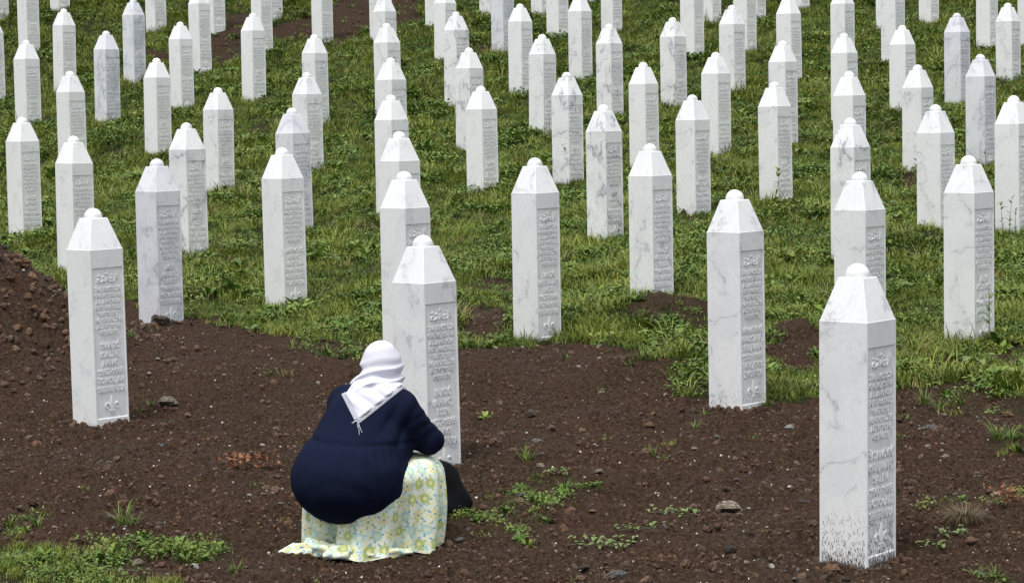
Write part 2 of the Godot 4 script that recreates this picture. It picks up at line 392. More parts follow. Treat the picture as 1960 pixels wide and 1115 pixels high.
func marble_texture(seed_: int, base: Color, vein: Color, strength: float, width: float, cloud: float) -> ImageTexture:
	# thin wandering veins of two sizes, broken up by a mask, over faint clouds
	var s := 512
	var ad := noise_image(s, 0.0042, 5, seed_, false, 70.0).get_data()
	var ed := noise_image(s, 0.011, 4, seed_ + 5, false, 40.0).get_data()
	var bd := noise_image(s, 0.0065, 3, seed_ + 1).get_data()
	var cd := noise_image(s, 0.08, 4, seed_ + 2).get_data()
	var outd := PackedByteArray()
	outd.resize(s * s * 3)
	for i in s * s:
		var w := bd[i] / 255.0
		var f := cd[i] / 255.0
		var v1 := absf(ad[i] / 255.0 - 0.5) / width
		var v2 := absf(ed[i] / 255.0 - 0.5) / (width * 0.6)
		var m := smoothstep(0.30, 0.66, w)
		var vv := (exp(-v1 * v1) * 0.75 + exp(-v1 * 0.5) * 0.22) * m + exp(-v2 * v2) * 0.4 * smoothstep(0.45, 0.75, 1.0 - w)
		vv = vv * (0.25 + 1.4 * f) * strength + cloud * smoothstep(0.35, 0.9, w) * (0.5 + f) * 0.5
		vv = clampf(vv, 0.0, 1.0)
		var g := 1.0 + (f - 0.5) * 0.06
		outd[i * 3] = int(clampf(lerpf(base.r, vein.r, vv) * g, 0, 1) * 255)
		outd[i * 3 + 1] = int(clampf(lerpf(base.g, vein.g, vv) * g, 0, 1) * 255)
		outd[i * 3 + 2] = int(clampf(lerpf(base.b, vein.b, vv) * g, 0, 1) * 255)
	return ImageTexture.create_from_image(Image.create_from_data(s, s, false, Image.FORMAT_RGB8, outd))


func setup_materials() -> void:
	var pore := noise_image(256, 0.09, 3, 77)
	var bump := ImageTexture.create_from_image(pore)
	var kinds := [
		[11, Color(0.902, 0.904, 0.909), Color(0.70, 0.71, 0.73), 0.36, 0.022, 0.10],
		[23, Color(0.897, 0.899, 0.905), Color(0.58, 0.59, 0.62), 0.48, 0.026, 0.16],
		[35, Color(0.860, 0.865, 0.885), Color(0.60, 0.62, 0.68), 0.60, 0.035, 0.36],
		[47, Color(0.902, 0.904, 0.909), Color(0.47, 0.49, 0.53), 0.62, 0.030, 0.22],
	]
	for i in kinds.size():
		var k: Array = kinds[i]
		var m := StandardMaterial3D.new()
		m.albedo_texture = marble_texture(k[0], k[1], k[2], k[3], k[4], k[5])
		m.uv1_triplanar = true
		m.uv1_triplanar_sharpness = 6.0
		m.uv1_scale = Vector3(1.15, 0.95, 1.15)
		m.roughness = 0.55
		m.roughness_texture = bump
		mats["marble%d" % i] = m
	# soil: grain times the tones in the sheet's own colours
	var s := 1024
	var fine := noise_image(s, 0.11, 4, 5).get_data()
	var coarse := noise_image(s, 0.02, 4, 6).get_data()
	var speck := noise_image(s, 0.22, 2, 8).get_data()
	var lump_fine := noise_image(s, 0.13, 4, 205).get_data()
	var lump_coarse := noise_image(s, 0.024, 4, 206).get_data()
	var d := PackedByteArray()
	d.resize(s * s)
	var hgt := PackedByteArray()
	hgt.resize(s * s)
	for i in s * s:
		var f := fine[i] / 255.0
		var c := coarse[i] / 255.0
		var v := 0.50 + (f - 0.5) * 0.75 + (c - 0.5) * 0.35
		if speck[i] > 206:
			v += 0.3
		elif speck[i] < 52:
			v -= 0.22
		d[i] = int(clampf(v, 0.08, 1.0) * 255)
		hgt[i] = int(clampf(0.5 + (lump_fine[i] / 255.0 - 0.5) * 0.8 + (lump_coarse[i] / 255.0 - 0.5) * 0.5, 0, 1) * 255)
	var soil := StandardMaterial3D.new()
	soil.vertex_color_use_as_albedo = true
	soil.albedo_texture = ImageTexture.create_from_image(Image.create_from_data(s, s, false, Image.FORMAT_L8, d))
	var hi := Image.create_from_data(s, s, false, Image.FORMAT_L8, hgt)
	hi.convert(Image.FORMAT_RGBA8)
	hi.bump_map_to_normal_map(8.0)
	soil.normal_enabled = true
	soil.normal_texture = ImageTexture.create_from_image(hi)
	soil.normal_scale = 1.0
	soil.roughness = 0.95
	soil.metallic_specular = 0.18
	soil.uv1_scale = Vector3(1.7, 1.7, 1.7)
	mats["soil"] = soil
	for k in ["grass", "leaf"]:
		var g := StandardMaterial3D.new()
		g.vertex_color_use_as_albedo = true
		g.roughness = 0.55 if k == "grass" else 0.5
		g.metallic_specular = 0.35
		g.backlight_enabled = true
		g.backlight = Color(0.3, 0.36, 0.12)
		mats[k] = g
	var cr := StandardMaterial3D.new()
	cr.vertex_color_use_as_albedo = true
	cr.roughness = 0.95
	cr.metallic_specular = 0.25
	mats["crumb"] = cr


# ---------------------------------------------------------------- the lie of the land
func slope_at(x: float, z: float) -> float:
	var zz := clampf(z, -38.0, -6.0)
	var xx := clampf(x, -8.5, 8.5)
	var a := xx / 5.0
	var b := (zz + 20.0) / 10.0
	var c := SLOPE
	var h: float = c[0] + c[1] * a + c[2] * b + c[3] * a * a + c[4] * a * b + c[5] * b * b + c[6] * a * a * b + c[7] * a * b * b + c[8] * b * b * b + c[9] * b * b * b * b
	if z < -38.0:
		h += (-38.0 - z) * 0.2 * exp((z + 38.0) / 60.0)
	elif z > -6.0:
		h = lerpf(h, -0.02, clampf((z + 6.0) / 5.0, 0, 1))
	return h


const MOUNDS := [   # x, z, radius across, radius deep, height
	[-3.95, -15.2, 1.0, 0.85, 1.02], [-3.0, -14.7, 0.6, 0.5, 0.15], [1.02, -15.50, 0.42, 0.26, 0.22], [1.78, -14.5, 0.3, 0.3, 0.16], [3.15, -18.1, 0.45, 0.4, 0.16],
	[-4.6, -27.2, 0.7, 0.6, 0.15], [-1.3, -30.0, 0.5, 0.5, 0.15], [0.05, -14.2, 0.6, 0.35, 0.06], [0.9, -13.6, 0.5, 0.4, 0.07], [-1.5, -14.2, 0.6, 0.4, 0.05],
	[0.3, -11.2, 0.9, 0.45, 0.04], [-1.9, -11.0, 0.8, 0.4, 0.03], [1.37, -9.15, 0.30, 0.25, -0.03], [2.1, -9.7, 0.5, 0.4, 0.05],
]


func setup_relief() -> void:
	relief.resize(GNX * GNZ)
	var px := PackedFloat32Array()
	var pz := PackedFloat32Array()
	var pr := PackedFloat32Array()
	var pw := PackedFloat32Array()
	for s in STONES:
		px.append(s[0])
		pz.append(s[1])
		pr.append(s[2] - slope_at(s[0], s[1]))
		pw.append(0.3 if s[9].ends_with("?") else 1.0)
	for j in GNZ:
		var z := GZ0 + j * GSTEP
		for i in GNX:
			var x := GX0 + i * GSTEP
			var h := slope_at(x, z)
			var sw := 0.25
			var sr := 0.0
			for q in px.size():
				var dz := pz[q] - z
				if dz * dz > 7.0:
					continue
				var dx := px[q] - x
				var e := (dx * dx + dz * dz) / 1.62
				if e < 6.0:
					var w := exp(-e) * pw[q]
					sw += w
					sr += w * pr[q]
			h += sr / sw
			for m in MOUNDS:
				var u: float = (x - m[0]) / m[2]
				var v: float = (z - m[1]) / m[3]
				var e2 := u * u + v * v
				if e2 < 9.0:
					h += m[4] * exp(-e2)
			relief[j * GNX + i] = h


func broad_y(x: float, z: float) -> float:
	var fx := (x - GX0) / GSTEP
	var fz := (z - GZ0) / GSTEP
	if fx < 0.0 or fz < 0.0 or fx >= GNX - 1.001 or fz >= GNZ - 1.001:
		var cx := clampf(x, GX0, GX0 + (GNX - 1.01) * GSTEP)
		var cz := clampf(z, GZ0, GZ0 + (GNZ - 1.01) * GSTEP)
		return broad_y(cx, cz) + slope_at(x, z) - slope_at(cx, cz)
	var i := int(fx)
	var j := int(fz)
	var u := fx - i
	var v := fz - j
	u = u * u * (3.0 - 2.0 * u) * 0.5 + u * 0.5
	v = v * v * (3.0 - 2.0 * v) * 0.5 + v * 0.5
	var o := j * GNX + i
	return lerpf(lerpf(relief[o], relief[o + 1], u), lerpf(relief[o + GNX], relief[o + GNX + 1], u), v)


func setup_cover() -> void:
	# share of the ground that grass covers, 0 bare soil to 1
	cover.resize(MNX * MNZ)
	cover.fill(1.0)
	for list in [[BARE, true], [GREEN, false]]:
		for e in list[0]:
			var poly := PackedVector2Array()
			var lo := Vector2(99, 99)
			var hi := Vector2(-99, -99)
			var flat: Array = e[1]
			for k in flat.size() / 2:
				var p := Vector2(flat[k * 2], flat[k * 2 + 1])
				poly.append(p)
				lo = lo.min(p)
				hi = hi.max(p)
			var share: float = 1.0 - e[0] if list[1] else e[0]
			for j in range(maxi(0, int((lo.y - MZ0) / MSTEP)), mini(MNZ, int((hi.y - MZ0) / MSTEP) + 2)):
				for i in range(maxi(0, int((lo.x - MX0) / MSTEP)), mini(MNX, int((hi.x - MX0) / MSTEP) + 2)):
					if Geometry2D.is_point_in_polygon(Vector2(MX0 + i * MSTEP, MZ0 + j * MSTEP), poly):
						cover[j * MNX + i] = share
	for j in MNZ:   # the heap of fresh earth and the trodden ground towards the camera
		var z := MZ0 + j * MSTEP
		for i in MNX:
			var x := MX0 + i * MSTEP
			var u := (x + 3.95) / 1.75
			var v := (z + 15.1) / 1.55
			if u * u + v * v < 1.0:
				cover[j * MNX + i] = 0.0


func grass_share(x: float, z: float) -> float:
	var wx := x + n_edge.get_noise_2d(x, z) * 0.16
	var wz := z + n_edge.get_noise_2d(x + 50.0, z) * 0.22
	var i := int((wx - MX0) / MSTEP)
	var j := int((wz - MZ0) / MSTEP)
	if j >= MNZ:
		return 0.15
	if i < 0 or j < 0 or i >= MNX:
		return 1.0
	return cover[j * MNX + i]


func rough_y(x: float, z: float, bare: float) -> float:
	# clods, ruts and crumbs of the soil
	var h := n_big.get_noise_2d(x, z) * 0.03
	if bare > 0.02:
		var lumpy := smoothstep(-0.25, 0.45, n_tone.get_noise_2d(x + 9.0, z * 1.3))
		var on_heap := clampf(1.6 - Vector2((x + 3.7) / 1.6, (z + 15.0) / 1.5).length() * 1.3, 0, 1)
		lumpy = maxf(lumpy, on_heap * 1.5)
		h += bare * (absf(n_mid.get_noise_2d(x * 0.7, z * 1.2)) * -0.055 + 0.010 + n_mid.get_noise_2d(x * 2.3 + 7.0, z * 2.3) * 0.012)
		h += bare * (0.1 + 1.45 * lumpy) * (n_cell.get_noise_2d(x, z) * -0.022 - 0.011 + n_fine.get_noise_2d(x, z) * 0.009)
	return h


func ground_y(x: float, z: float) -> float:
	return broad_y(x, z) + rough_y(x, z, 1.0 - grass_share(x, z))


func build_ground() -> void:
	var xs := PackedFloat32Array()
	var zs := PackedFloat32Array()
	var x := 0.0
	var step := 0.0145
	while x < 260.0:
		xs.append(x)
		x += step
		if x > 2.7:
			step = minf(step * 1.09, 14.0)
	var full := PackedFloat32Array()
	for i in range(xs.size() - 1, 0, -1):
		full.append(-xs[i])
	full.append_array(xs)
	xs = full
	var z := -8.0
	step = 0.0145
	var behind := PackedFloat32Array()
	var zz := z
	var st2 := 0.02
	while zz < 200.0:
		zz += st2
		st2 = minf(st2 * 1.15, 14.0)
		behind.append(zz)
	for i in range(behind.size() - 1, -1, -1):
		zs.append(behind[i])
	while z > -420.0:
		zs.append(z)
		z -= step
		if z < -13.4:
			step = minf(step * 1.03, 0.07) if z > -38.0 else minf(step * 1.12, 16.0)
	var nx := xs.size()
	var nz := zs.size()
	var verts := PackedVector3Array()
	var cols := PackedColorArray()
	var uvs := PackedVector2Array()
	verts.resize(nx * nz)
	cols.resize(nx * nz)
	uvs.resize(nx * nz)
	var mid := Color(0.071, 0.0440, 0.0300)
	var grey := Color(0.080, 0.055, 0.041)
	var red := Color(0.082, 0.047, 0.031)
	var turf := Color(0.034, 0.042, 0.016)
	for j in nz:
		var pz := zs[j]
		for i in nx:
			var px := xs[i]
			var near := px > -11.0 and px < 11.0 and pz < -2.0 and pz > -40.0
			var bare := 0.0
			var h := 0.0
			if near:
				bare = 1.0 - grass_share(px, pz)
				h = broad_y(px, pz) + rough_y(px, pz, bare)
			else:
				h = broad_y(px, pz) + n_big.get_noise_2d(px * 0.2, pz * 0.2) * 0.05
			var o := j * nx + i
			verts[o] = Vector3(px, h, pz)
			uvs[o] = Vector2(px, pz)
			var t := n_hue.get_noise_2d(px, pz)
			var f := n_hue_fine.get_noise_2d(px, pz)
			# two kinds of earth mixed in patches, greyer and redder
			var soil := mid.lerp(grey, clampf(t * 1.2 + f * 0.8, 0.0, 1.0))
			soil = soil.lerp(red, clampf(n_hue.get_noise_2d(px * 1.7 - 20.0, pz * 1.7) * 1.2, 0.0, 0.8))
			cols[o] = turf.lerp(soil, clampf(bare * 1.2, 0.0, 1.0)) * 2.45
			cols[o].a = 1.0
	var idx := PackedInt32Array()
	idx.resize((nx - 1) * (nz - 1) * 6)
	var q := 0
	for j in nz - 1:
		for i in nx - 1:
			var a := j * nx + i
			# zs run away from the camera
			idx[q] = a
			idx[q + 1] = a + nx
			idx[q + 2] = a + 1
			idx[q + 3] = a + 1
			idx[q + 4] = a + nx
			idx[q + 5] = a + nx + 1
			q += 6
	var norms := PackedVector3Array()
	norms.resize(nx * nz)
	for j in nz:
		for i in nx:
			var l := verts[j * nx + maxi(i - 1, 0)]
			var r := verts[j * nx + mini(i + 1, nx - 1)]
			var n := verts[mini(j + 1, nz - 1) * nx + i]
			var f := verts[maxi(j - 1, 0) * nx + i]
			norms[j * nx + i] = (r - l).cross(n - f).normalized()
	var arr := []
	arr.resize(Mesh.ARRAY_MAX)
	arr[Mesh.ARRAY_VERTEX] = verts
	arr[Mesh.ARRAY_NORMAL] = norms
	arr[Mesh.ARRAY_COLOR] = cols
	arr[Mesh.ARRAY_TEX_UV] = uvs
	arr[Mesh.ARRAY_INDEX] = idx
	var m := ArrayMesh.new()
	m.add_surface_from_arrays(Mesh.PRIMITIVE_TRIANGLES, arr)
	m.regen_normal_maps()
	var o := part("ground", m, mats["soil"], self)
	o.set_meta("kind", "structure")
	print("ground ", nx, "x", nz)


# ---------------------------------------------------------------- gravestones
func octagon(h: float, c: float, y: float) -> Array:
	var p := []
	for s in [[-1, 1, -1, 0], [-1, 1, 0, 1], [1, 1, 0, 1], [1, 1, 1, 0], [1, -1, 1, 0], [1, -1, 0, -1], [-1, -1, 0, -1], [-1, -1, -1, 0]]:
		# corner minus the chamfer along the side that it does not touch
		var x: float = s[0] * (h if s[2] != 0 else h - c)
		var z: float = s[1] * (h if s[3] != 0 else h - c)
		p.append(Vector3(x, y, z))
	return p      # counter-clockwise seen from above is reversed: -x+z corner first, along +z to +x


func skirt_between(st: SurfaceTool, lo: Array, hi: Array, skip := -1) -> void:
	for i in lo.size():
		if i == skip:
			continue
		var k := (i + 1) % lo.size()
		quad(st, lo[i], hi[i], hi[k], lo[k])


func shaft_mesh() -> ArrayMesh:
	var st := flat_tool()
	var c := 0.003
	skirt_between(st, octagon(HALF, c, -0.5), octagon(HALF, c, SHOULDER), 1)
	# inscribed face: a sunk panel between narrow margins
	var y0 := SHOULDER - 0.92
	var y1 := SHOULDER - 0.098
	var w := HALF - c
	var p := HALF - 0.0075
	var z := HALF
	var d := HALF - 0.0062
	var q := p - 0.006
	var a0 := y0 + 0.006
	var a1 := y1 - 0.0006
	quad(st, Vector3(-w, -0.5, z), Vector3(-w, y0, z), Vector3(w, y0, z), Vector3(w, -0.5, z))
	quad(st, Vector3(-w, y1, z), Vector3(-w, SHOULDER, z), Vector3(w, SHOULDER, z), Vector3(w, y1, z))
	quad(st, Vector3(-w, y0, z), Vector3(-w, y1, z), Vector3(-p, y1, z), Vector3(-p, y0, z))
	quad(st, Vector3(p, y0, z), Vector3(p, y1, z), Vector3(w, y1, z), Vector3(w, y0, z))
	quad(st, Vector3(-q, a0, d), Vector3(-q, a1, d), Vector3(q, a1, d), Vector3(q, a0, d))
	quad(st, Vector3(-p, y0, z), Vector3(-p, y1, z), Vector3(-q, a1, d), Vector3(-q, a0, d))
	quad(st, Vector3(q, a0, d), Vector3(q, a1, d), Vector3(p, y1, z), Vector3(p, y0, z))
	quad(st, Vector3(-p, y0, z), Vector3(-q, a0, d), Vector3(q, a0, d), Vector3(p, y0, z))
	quad(st, Vector3(-q, a1, d), Vector3(-p, y1, z), Vector3(p, y1, z), Vector3(q, a1, d))
	st.generate_normals()
	return st.commit()


func cap_mesh() -> ArrayMesh:
	var st := flat_tool()
	var r0 := octagon(HALF, 0.003, SHOULDER)
	var r1 := octagon(HALF - 0.002, 0.0045, SHOULDER + 0.003)
	var r2 := octagon(0.0575, 0.005, SHOULDER + 0.166)
	var r3 := octagon(0.0545, 0.004, SHOULDER + 0.169)
	skirt_between(st, r0, r1)
	skirt_between(st, r1, r2)
	skirt_between(st, r2, r3)
	for k in range(1, 7):
		tri(st, r3[0], r3[k + 1], r3[k])
	st.generate_normals()
	return st.commit()


func finial_mesh() -> ArrayMesh:
	var st := SurfaceTool.new()
	st.begin(Mesh.PRIMITIVE_TRIANGLES)
	st.set_smooth_group(0)
	var prof := [Vector2(0.0495, 0.1685), Vector2(0.0495, 0.1735)]
	for k in range(1, 9):
		var a := PI * 0.5 * k / 8.0
		prof.append(Vector2(0.0495 * cos(a), 0.1735 + 0.049 * sin(a)))
	var n := 24
	for i in prof.size() - 1:
		for k in n:
			var a := TAU * k / n
			var b := TAU * (k + 1) / n
			var p: Vector2 = prof[i]
			var q: Vector2 = prof[i + 1]
			var v := [Vector3(cos(a) * p.x, SHOULDER + p.y, sin(a) * p.x), Vector3(cos(a) * q.x, SHOULDER + q.y, sin(a) * q.x), Vector3(cos(b) * q.x, SHOULDER + q.y, sin(b) * q.x), Vector3(cos(b) * p.x, SHOULDER + p.y, sin(b) * p.x)]
			tri(st, v[3], v[2], v[1])
			if i < prof.size():
				tri(st, v[3], v[1], v[0])
	st.index()
	st.generate_normals()
	return st.commit()


func calligraphy_mesh() -> ArrayMesh:
	# the opening words of a prayer, written from right to left
	var strokes := [
		[Vector2(0.97, 1.0), Vector2(0.955, 0.6), Vector2(0.95, 0.14)],
		[Vector2(0.87, 1.0), Vector2(0.855, 0.55), Vector2(0.845, 0.2), Vector2(0.80, 0.10), Vector2(0.72, 0.10), Vector2(0.62, 0.09), Vector2(0.56, 0.13), Vector2(0.53, 0.3), Vector2(0.525, 0.9)],
		[Vector2(0.72, 0.12), Vector2(0.75, 0.3), Vector2(0.70, 0.44), Vector2(0.65, 0.36), Vector2(0.67, 0.24), Vector2(0.73, 0.26)],
		[Vector2(0.45, 0.55), Vector2(0.45, 0.26), Vector2(0.40, 0.16), Vector2(0.30, 0.16), Vector2(0.18, 0.08), Vector2(0.10, 0.04)],
		[Vector2(0.22, 0.50), Vector2(0.29, 0.55), Vector2(0.37, 0.44), Vector2(0.30, 0.28), Vector2(0.24, 0.06), Vector2(0.27, -0.06)],
		[Vector2(0.10, 0.04), Vector2(0.03, 0.10), Vector2(0.03, 0.26), Vector2(0.09, 0.40), Vector2(0.13, 0.28), Vector2(0.11, 0.06)],
	]
	var dots := [Vector2(0.69, 0.66), Vector2(0.41, 0.78), Vector2(0.475, 0.82), Vector2(0.05, 0.62), Vector2(0.115, 0.66)]
	var st := flat_tool()
	var w := 0.140
	var h := 0.060
	var place := func(v: Vector2) -> Vector3: return Vector3((v.x - 0.5) * w, v.y * h, 0.0)
	for s in strokes:
		var pts := []
		var rad := []
		for i in s.size():
			pts.append(place.call(s[i]))
			rad.append(0.0050 if i > 0 and i < s.size() - 1 else 0.0034)
		tube(st, pts, rad, 6, 1.3, Vector3.BACK)
	for d in dots:
		var c: Vector3 = place.call(d)
		tube(st, [c + Vector3(-0.004, 0.001, 0), c + Vector3(0.004, -0.001, 0)], [0.0045, 0.0045], 6, 1.3, Vector3.BACK)
	st.generate_normals()
	return st.commit()


func lily_mesh() -> ArrayMesh:
	var st := flat_tool()
	# middle petal: a ridged lens, its back in the stone
	var top := Vector3(0, 0.098, 0)
	var low := Vector3(0, 0.024, 0)
	var prev := []
	for i in 9:
		var t := i / 8.0
		var y := lerpf(0.024, 0.098, t)
		var w := 0.0125 * pow(sin(PI * pow(t, 0.8)), 0.9) + 0.0012
		var ring := [Vector3(-w, y, -0.003), Vector3(-w * 0.75, y, 0.003), Vector3(0, y, 0.0062), Vector3(w * 0.75, y, 0.003), Vector3(w, y, -0.003)]
		if prev:
			for k in 4:
				quad(st, prev[k], ring[k], ring[k + 1], prev[k + 1])
		prev = ring
	for s in [-1.0, 1.0]:
		var pts := []
		var rad := []
		var way := [Vector2(0.004, 0.022), Vector2(0.010, 0.040), Vector2(0.019, 0.056), Vector2(0.029, 0.060), Vector2(0.035, 0.050), Vector2(0.034, 0.039), Vector2(0.027, 0.034), Vector2(0.022, 0.039)]
		var rr := [0.0035, 0.0045, 0.0055, 0.0058, 0.0052, 0.0045, 0.0042, 0.0045]
		for i in way.size():
			pts.append(Vector3(way[i].x * s, way[i].y, 0.0))
			rad.append(rr[i])
		tube(st, pts, rad, 6, 0.9, Vector3.BACK)
		tube(st, [Vector3(0.003 * s, 0.020, 0), Vector3(0.010 * s, 0.012, 0), Vector3(0.013 * s, 0.004, 0)], [0.004, 0.0038, 0.002], 6, 0.9, Vector3.BACK)
	tube(st, [Vector3(-0.014, 0.024, 0.001), Vector3(0.014, 0.024, 0.001)], [0.0042, 0.0042], 6, 1.0, Vector3.BACK)
	tube(st, [Vector3(0, 0.022, 0), Vector3(0, 0.010, 0), Vector3(0, -0.004, 0)], [0.005, 0.0048, 0.002], 6, 0.9, Vector3.BACK)
	st.generate_normals()
	return st.commit()


func text_block(lines: Array, pitch: float, cap: float, widest: float, font: Font) -> ArrayMesh:
	# one line under the other, centred, raised letters; y runs down from the middle of the first line
	var st := SurfaceTool.new()
	st.begin(Mesh.PRIMITIVE_TRIANGLES)
	for i in lines.size():
		var t := TextMesh.new()
		t.font = font
		t.font_size = 48
		t.text = lines[i]
		t.pixel_size = cap / (0.714 * 48.0)
		t.depth = 0.0105
		t.curve_step = 3.0
		t.horizontal_alignment = HORIZONTAL_ALIGNMENT_CENTER
		t.vertical_alignment = VERTICAL_ALIGNMENT_CENTER
		var w: float = t.get_aabb().size.x
		var sx := minf(0.88, widest / maxf(w, 0.001))
		st.append_from(t, 0, Transform3D(Basis.from_scale(Vector3(sx, 1, 1)), Vector3(0, -pitch * i, 0)))
	return st.commit()


const VERSE := ["I NE RECITE ZA", "ONE KOJI SU NA", "ALLAHOVOM", "PUTU POGINULI:", "\"MRTVI SU\"", "NE, ONI SU ŽIVI", "ALI VI TO NE", "OSJEĆATE"]
const NAMED := [
	["SMAJIĆ", "(SALIH)", "AHMO", "1952-1995", "TOKOLJAK", "SREBRENICA"],
	["BURIĆ", "(AHMO)", "EDIN", "1977-1995", "VLAKE", "SREBRENICA"],
	["MEHMEDOVIĆ", "(MUSTAFA)", "SULJMAN", "1931-1995", "PAVLJEVIĆ", "ZVORNIK"],
	["ŠATANOVIĆ", "(SULJMAN)", "SALEM", "1960-1995", "POTOČARI", "SREBRENICA"],
	["AGIĆ", "(KAMIL)", "SABIT", "1949-1995", "POZNANOVIĆ", "SREBRENICA"],
	["MALIĆ", "(ABDULAH)", "FADIL", "1973-1995", "POZNANOVIĆ", "SREBRENICA"],
	["MALIĆ", "(ABDULAH)", "SALIH", "1945-1995", "POZNANOVIĆ", "SREBRENICA"],
	["ALIĆ", "(DŽANO)", "ALJO", "1944-1995", "JAGODNJA", "BRATUNAC"],
	["AGENOVIĆ", "(MUJO)", "MUSTAFA", "1940-1995", "KONJEVIĆI", "VLASENICA"],
	["SALIĆ", "(AHMO)", "HASAN", "1958-1995", "POTOČARI", "SREBRENICA"],
	["HASIĆ", "(MEHO)", "ALIJA", "1963-1995", "VOLJAVICA", "BRATUNAC"],
	["OMIĆ", "(SULJO)", "RAMO", "1936-1995", "PAVLJEVIĆ", "ZVORNIK"],
]
const STONE_LABELS := {
	"c9": "large white marble gravestone in bare soil with thickly mud-splashed foot and rust-brown stone before it",
	"u": "white marble gravestone tilting slightly in bare soil beside the dark earth heap",
	"cc": "white marble gravestone that the crouching woman in the white headscarf faces",
	"cc2": "white marble gravestone standing directly behind the one the crouching woman faces",
	"b6": "white marble gravestone with lightly mud-speckled foot where bare soil meets a grassy bank",
	"s": "gravestone with grey-veined cap and a brown clod of soil against its foot",
	"b5": "white marble gravestone with weeds at its foot where grass meets bare soil",
	"b4": "white marble gravestone behind a dark, half-grown soil hump",
	"e4": "white marble gravestone with a thin flowering weed rising before its inscription",
	"c8": "white marble gravestone half hidden behind the one with thickly mud-splashed foot",
	"gg": "clean white marble gravestone beside a big-leaved dock plant",
	"o": "white marble gravestone whose foot is hidden by the dark earth heap",
	"uu": "gravestone with one face strongly streaked with grey veins and tall weed before it",
	"ff": "greyish marble gravestone behind the clean white one beside the big-leaved dock plant",
	"b3": "white gravestone with blotchy grey patches and a tan stain at the foot of its inscription",
	"c3": "white marble gravestone with a slender weed growing up its plain face",
	"xx": "small gravestone with freckled cap and a weed before its foot",
	"nn": "bluish-grey marble gravestone standing by a brown bare patch",
	"l": "cool grey-toned gravestone with clouded cap standing alone in grass",
	"b2": "white marble gravestone with diagonal grey streaks beside a small patch of bare earth",
	"d6": "white marble gravestone with grassy hump of earth at its foot",
	"p": "white marble gravestone standing in grass beyond the dark earth heap",
	"n": "gravestone partly hidden by the one whose foot the earth heap covers",
	"e": "speckled white gravestone behind the two standing beyond the earth heap",
	"q": "white gravestone partly hidden by the grey-capped stone with the clod",
	"r": "white gravestone rising behind the one that the grey-capped stone overlaps",
	"m": "white gravestone standing free in the grass beside a dark weedy hump",
	"ll": "white gravestone with softly clouded faces, before the streaky-veined one",
	"kk": "gravestone with swirling streaky veins, partly hidden by the softly clouded one",
	"hh": "white gravestone partly hidden by the streaky-veined one",
	"ii": "white gravestone second behind the streaky-veined one",
	"ee": "white gravestone partly hidden by the greyish one near the dock plant",
	"dd": "white gravestone second behind the greyish one near the dock plant",
	"tt": "white gravestone partly hidden by the one strongly streaked with grey veins",
	"oo": "white gravestone second behind the one strongly streaked with grey veins",
	"ww": "white gravestone partly hidden by the one behind the soil hump",
	"vv": "grey-veined gravestone rising behind the blotchy one with the tan stain",
	"rr": "white gravestone second behind the blotchy one with the tan stain",
	"b1": "white gravestone partly hidden by the one with diagonal grey streaks",
	"a1": "white gravestone second behind the one with diagonal grey streaks",
	"c2": "white gravestone partly hidden by the one with the slender weed",
	"c1": "white gravestone second behind the one with the slender weed",
	"d5": "white gravestone partly hidden by the one with a grassy hump at its foot",
	"d4": "white gravestone second behind the one with a grassy hump at its foot",
	"d8": "cool grey-white gravestone rising behind the one with the flowering weed",
	"d7": "cool-toned gravestone with a patch of dark earth near its foot",
	"e3": "white gravestone with several thin dark weeds before its foot",
	"g": "faintly bluish gravestone with brown earth showing beside it",
	"j": "white gravestone overlapping another beside the bare brown patches",
	"i": "white gravestone half hidden by another beside the bare brown patches",
	"t": "white gravestone overlapping a second one below the brown bare earth",
	"bb": "second gravestone in the tight file behind the stone the woman faces",
	"aa": "third gravestone in the tight file behind the stone the woman faces",
	"z": "fourth gravestone in the tight file behind the stone the woman faces",
	"y": "fifth gravestone in the tight file behind the stone the woman faces",
	"x": "sixth gravestone in the tight file behind the stone the woman faces",
	"c7": "second gravestone in the tight file behind the mud-splashed stone",
	"c6": "third gravestone in the tight file behind the mud-splashed stone",
	"c5": "fourth gravestone in the tight file behind the mud-splashed stone",
	"c4": "fifth gravestone in the tight file behind the mud-splashed stone",
}


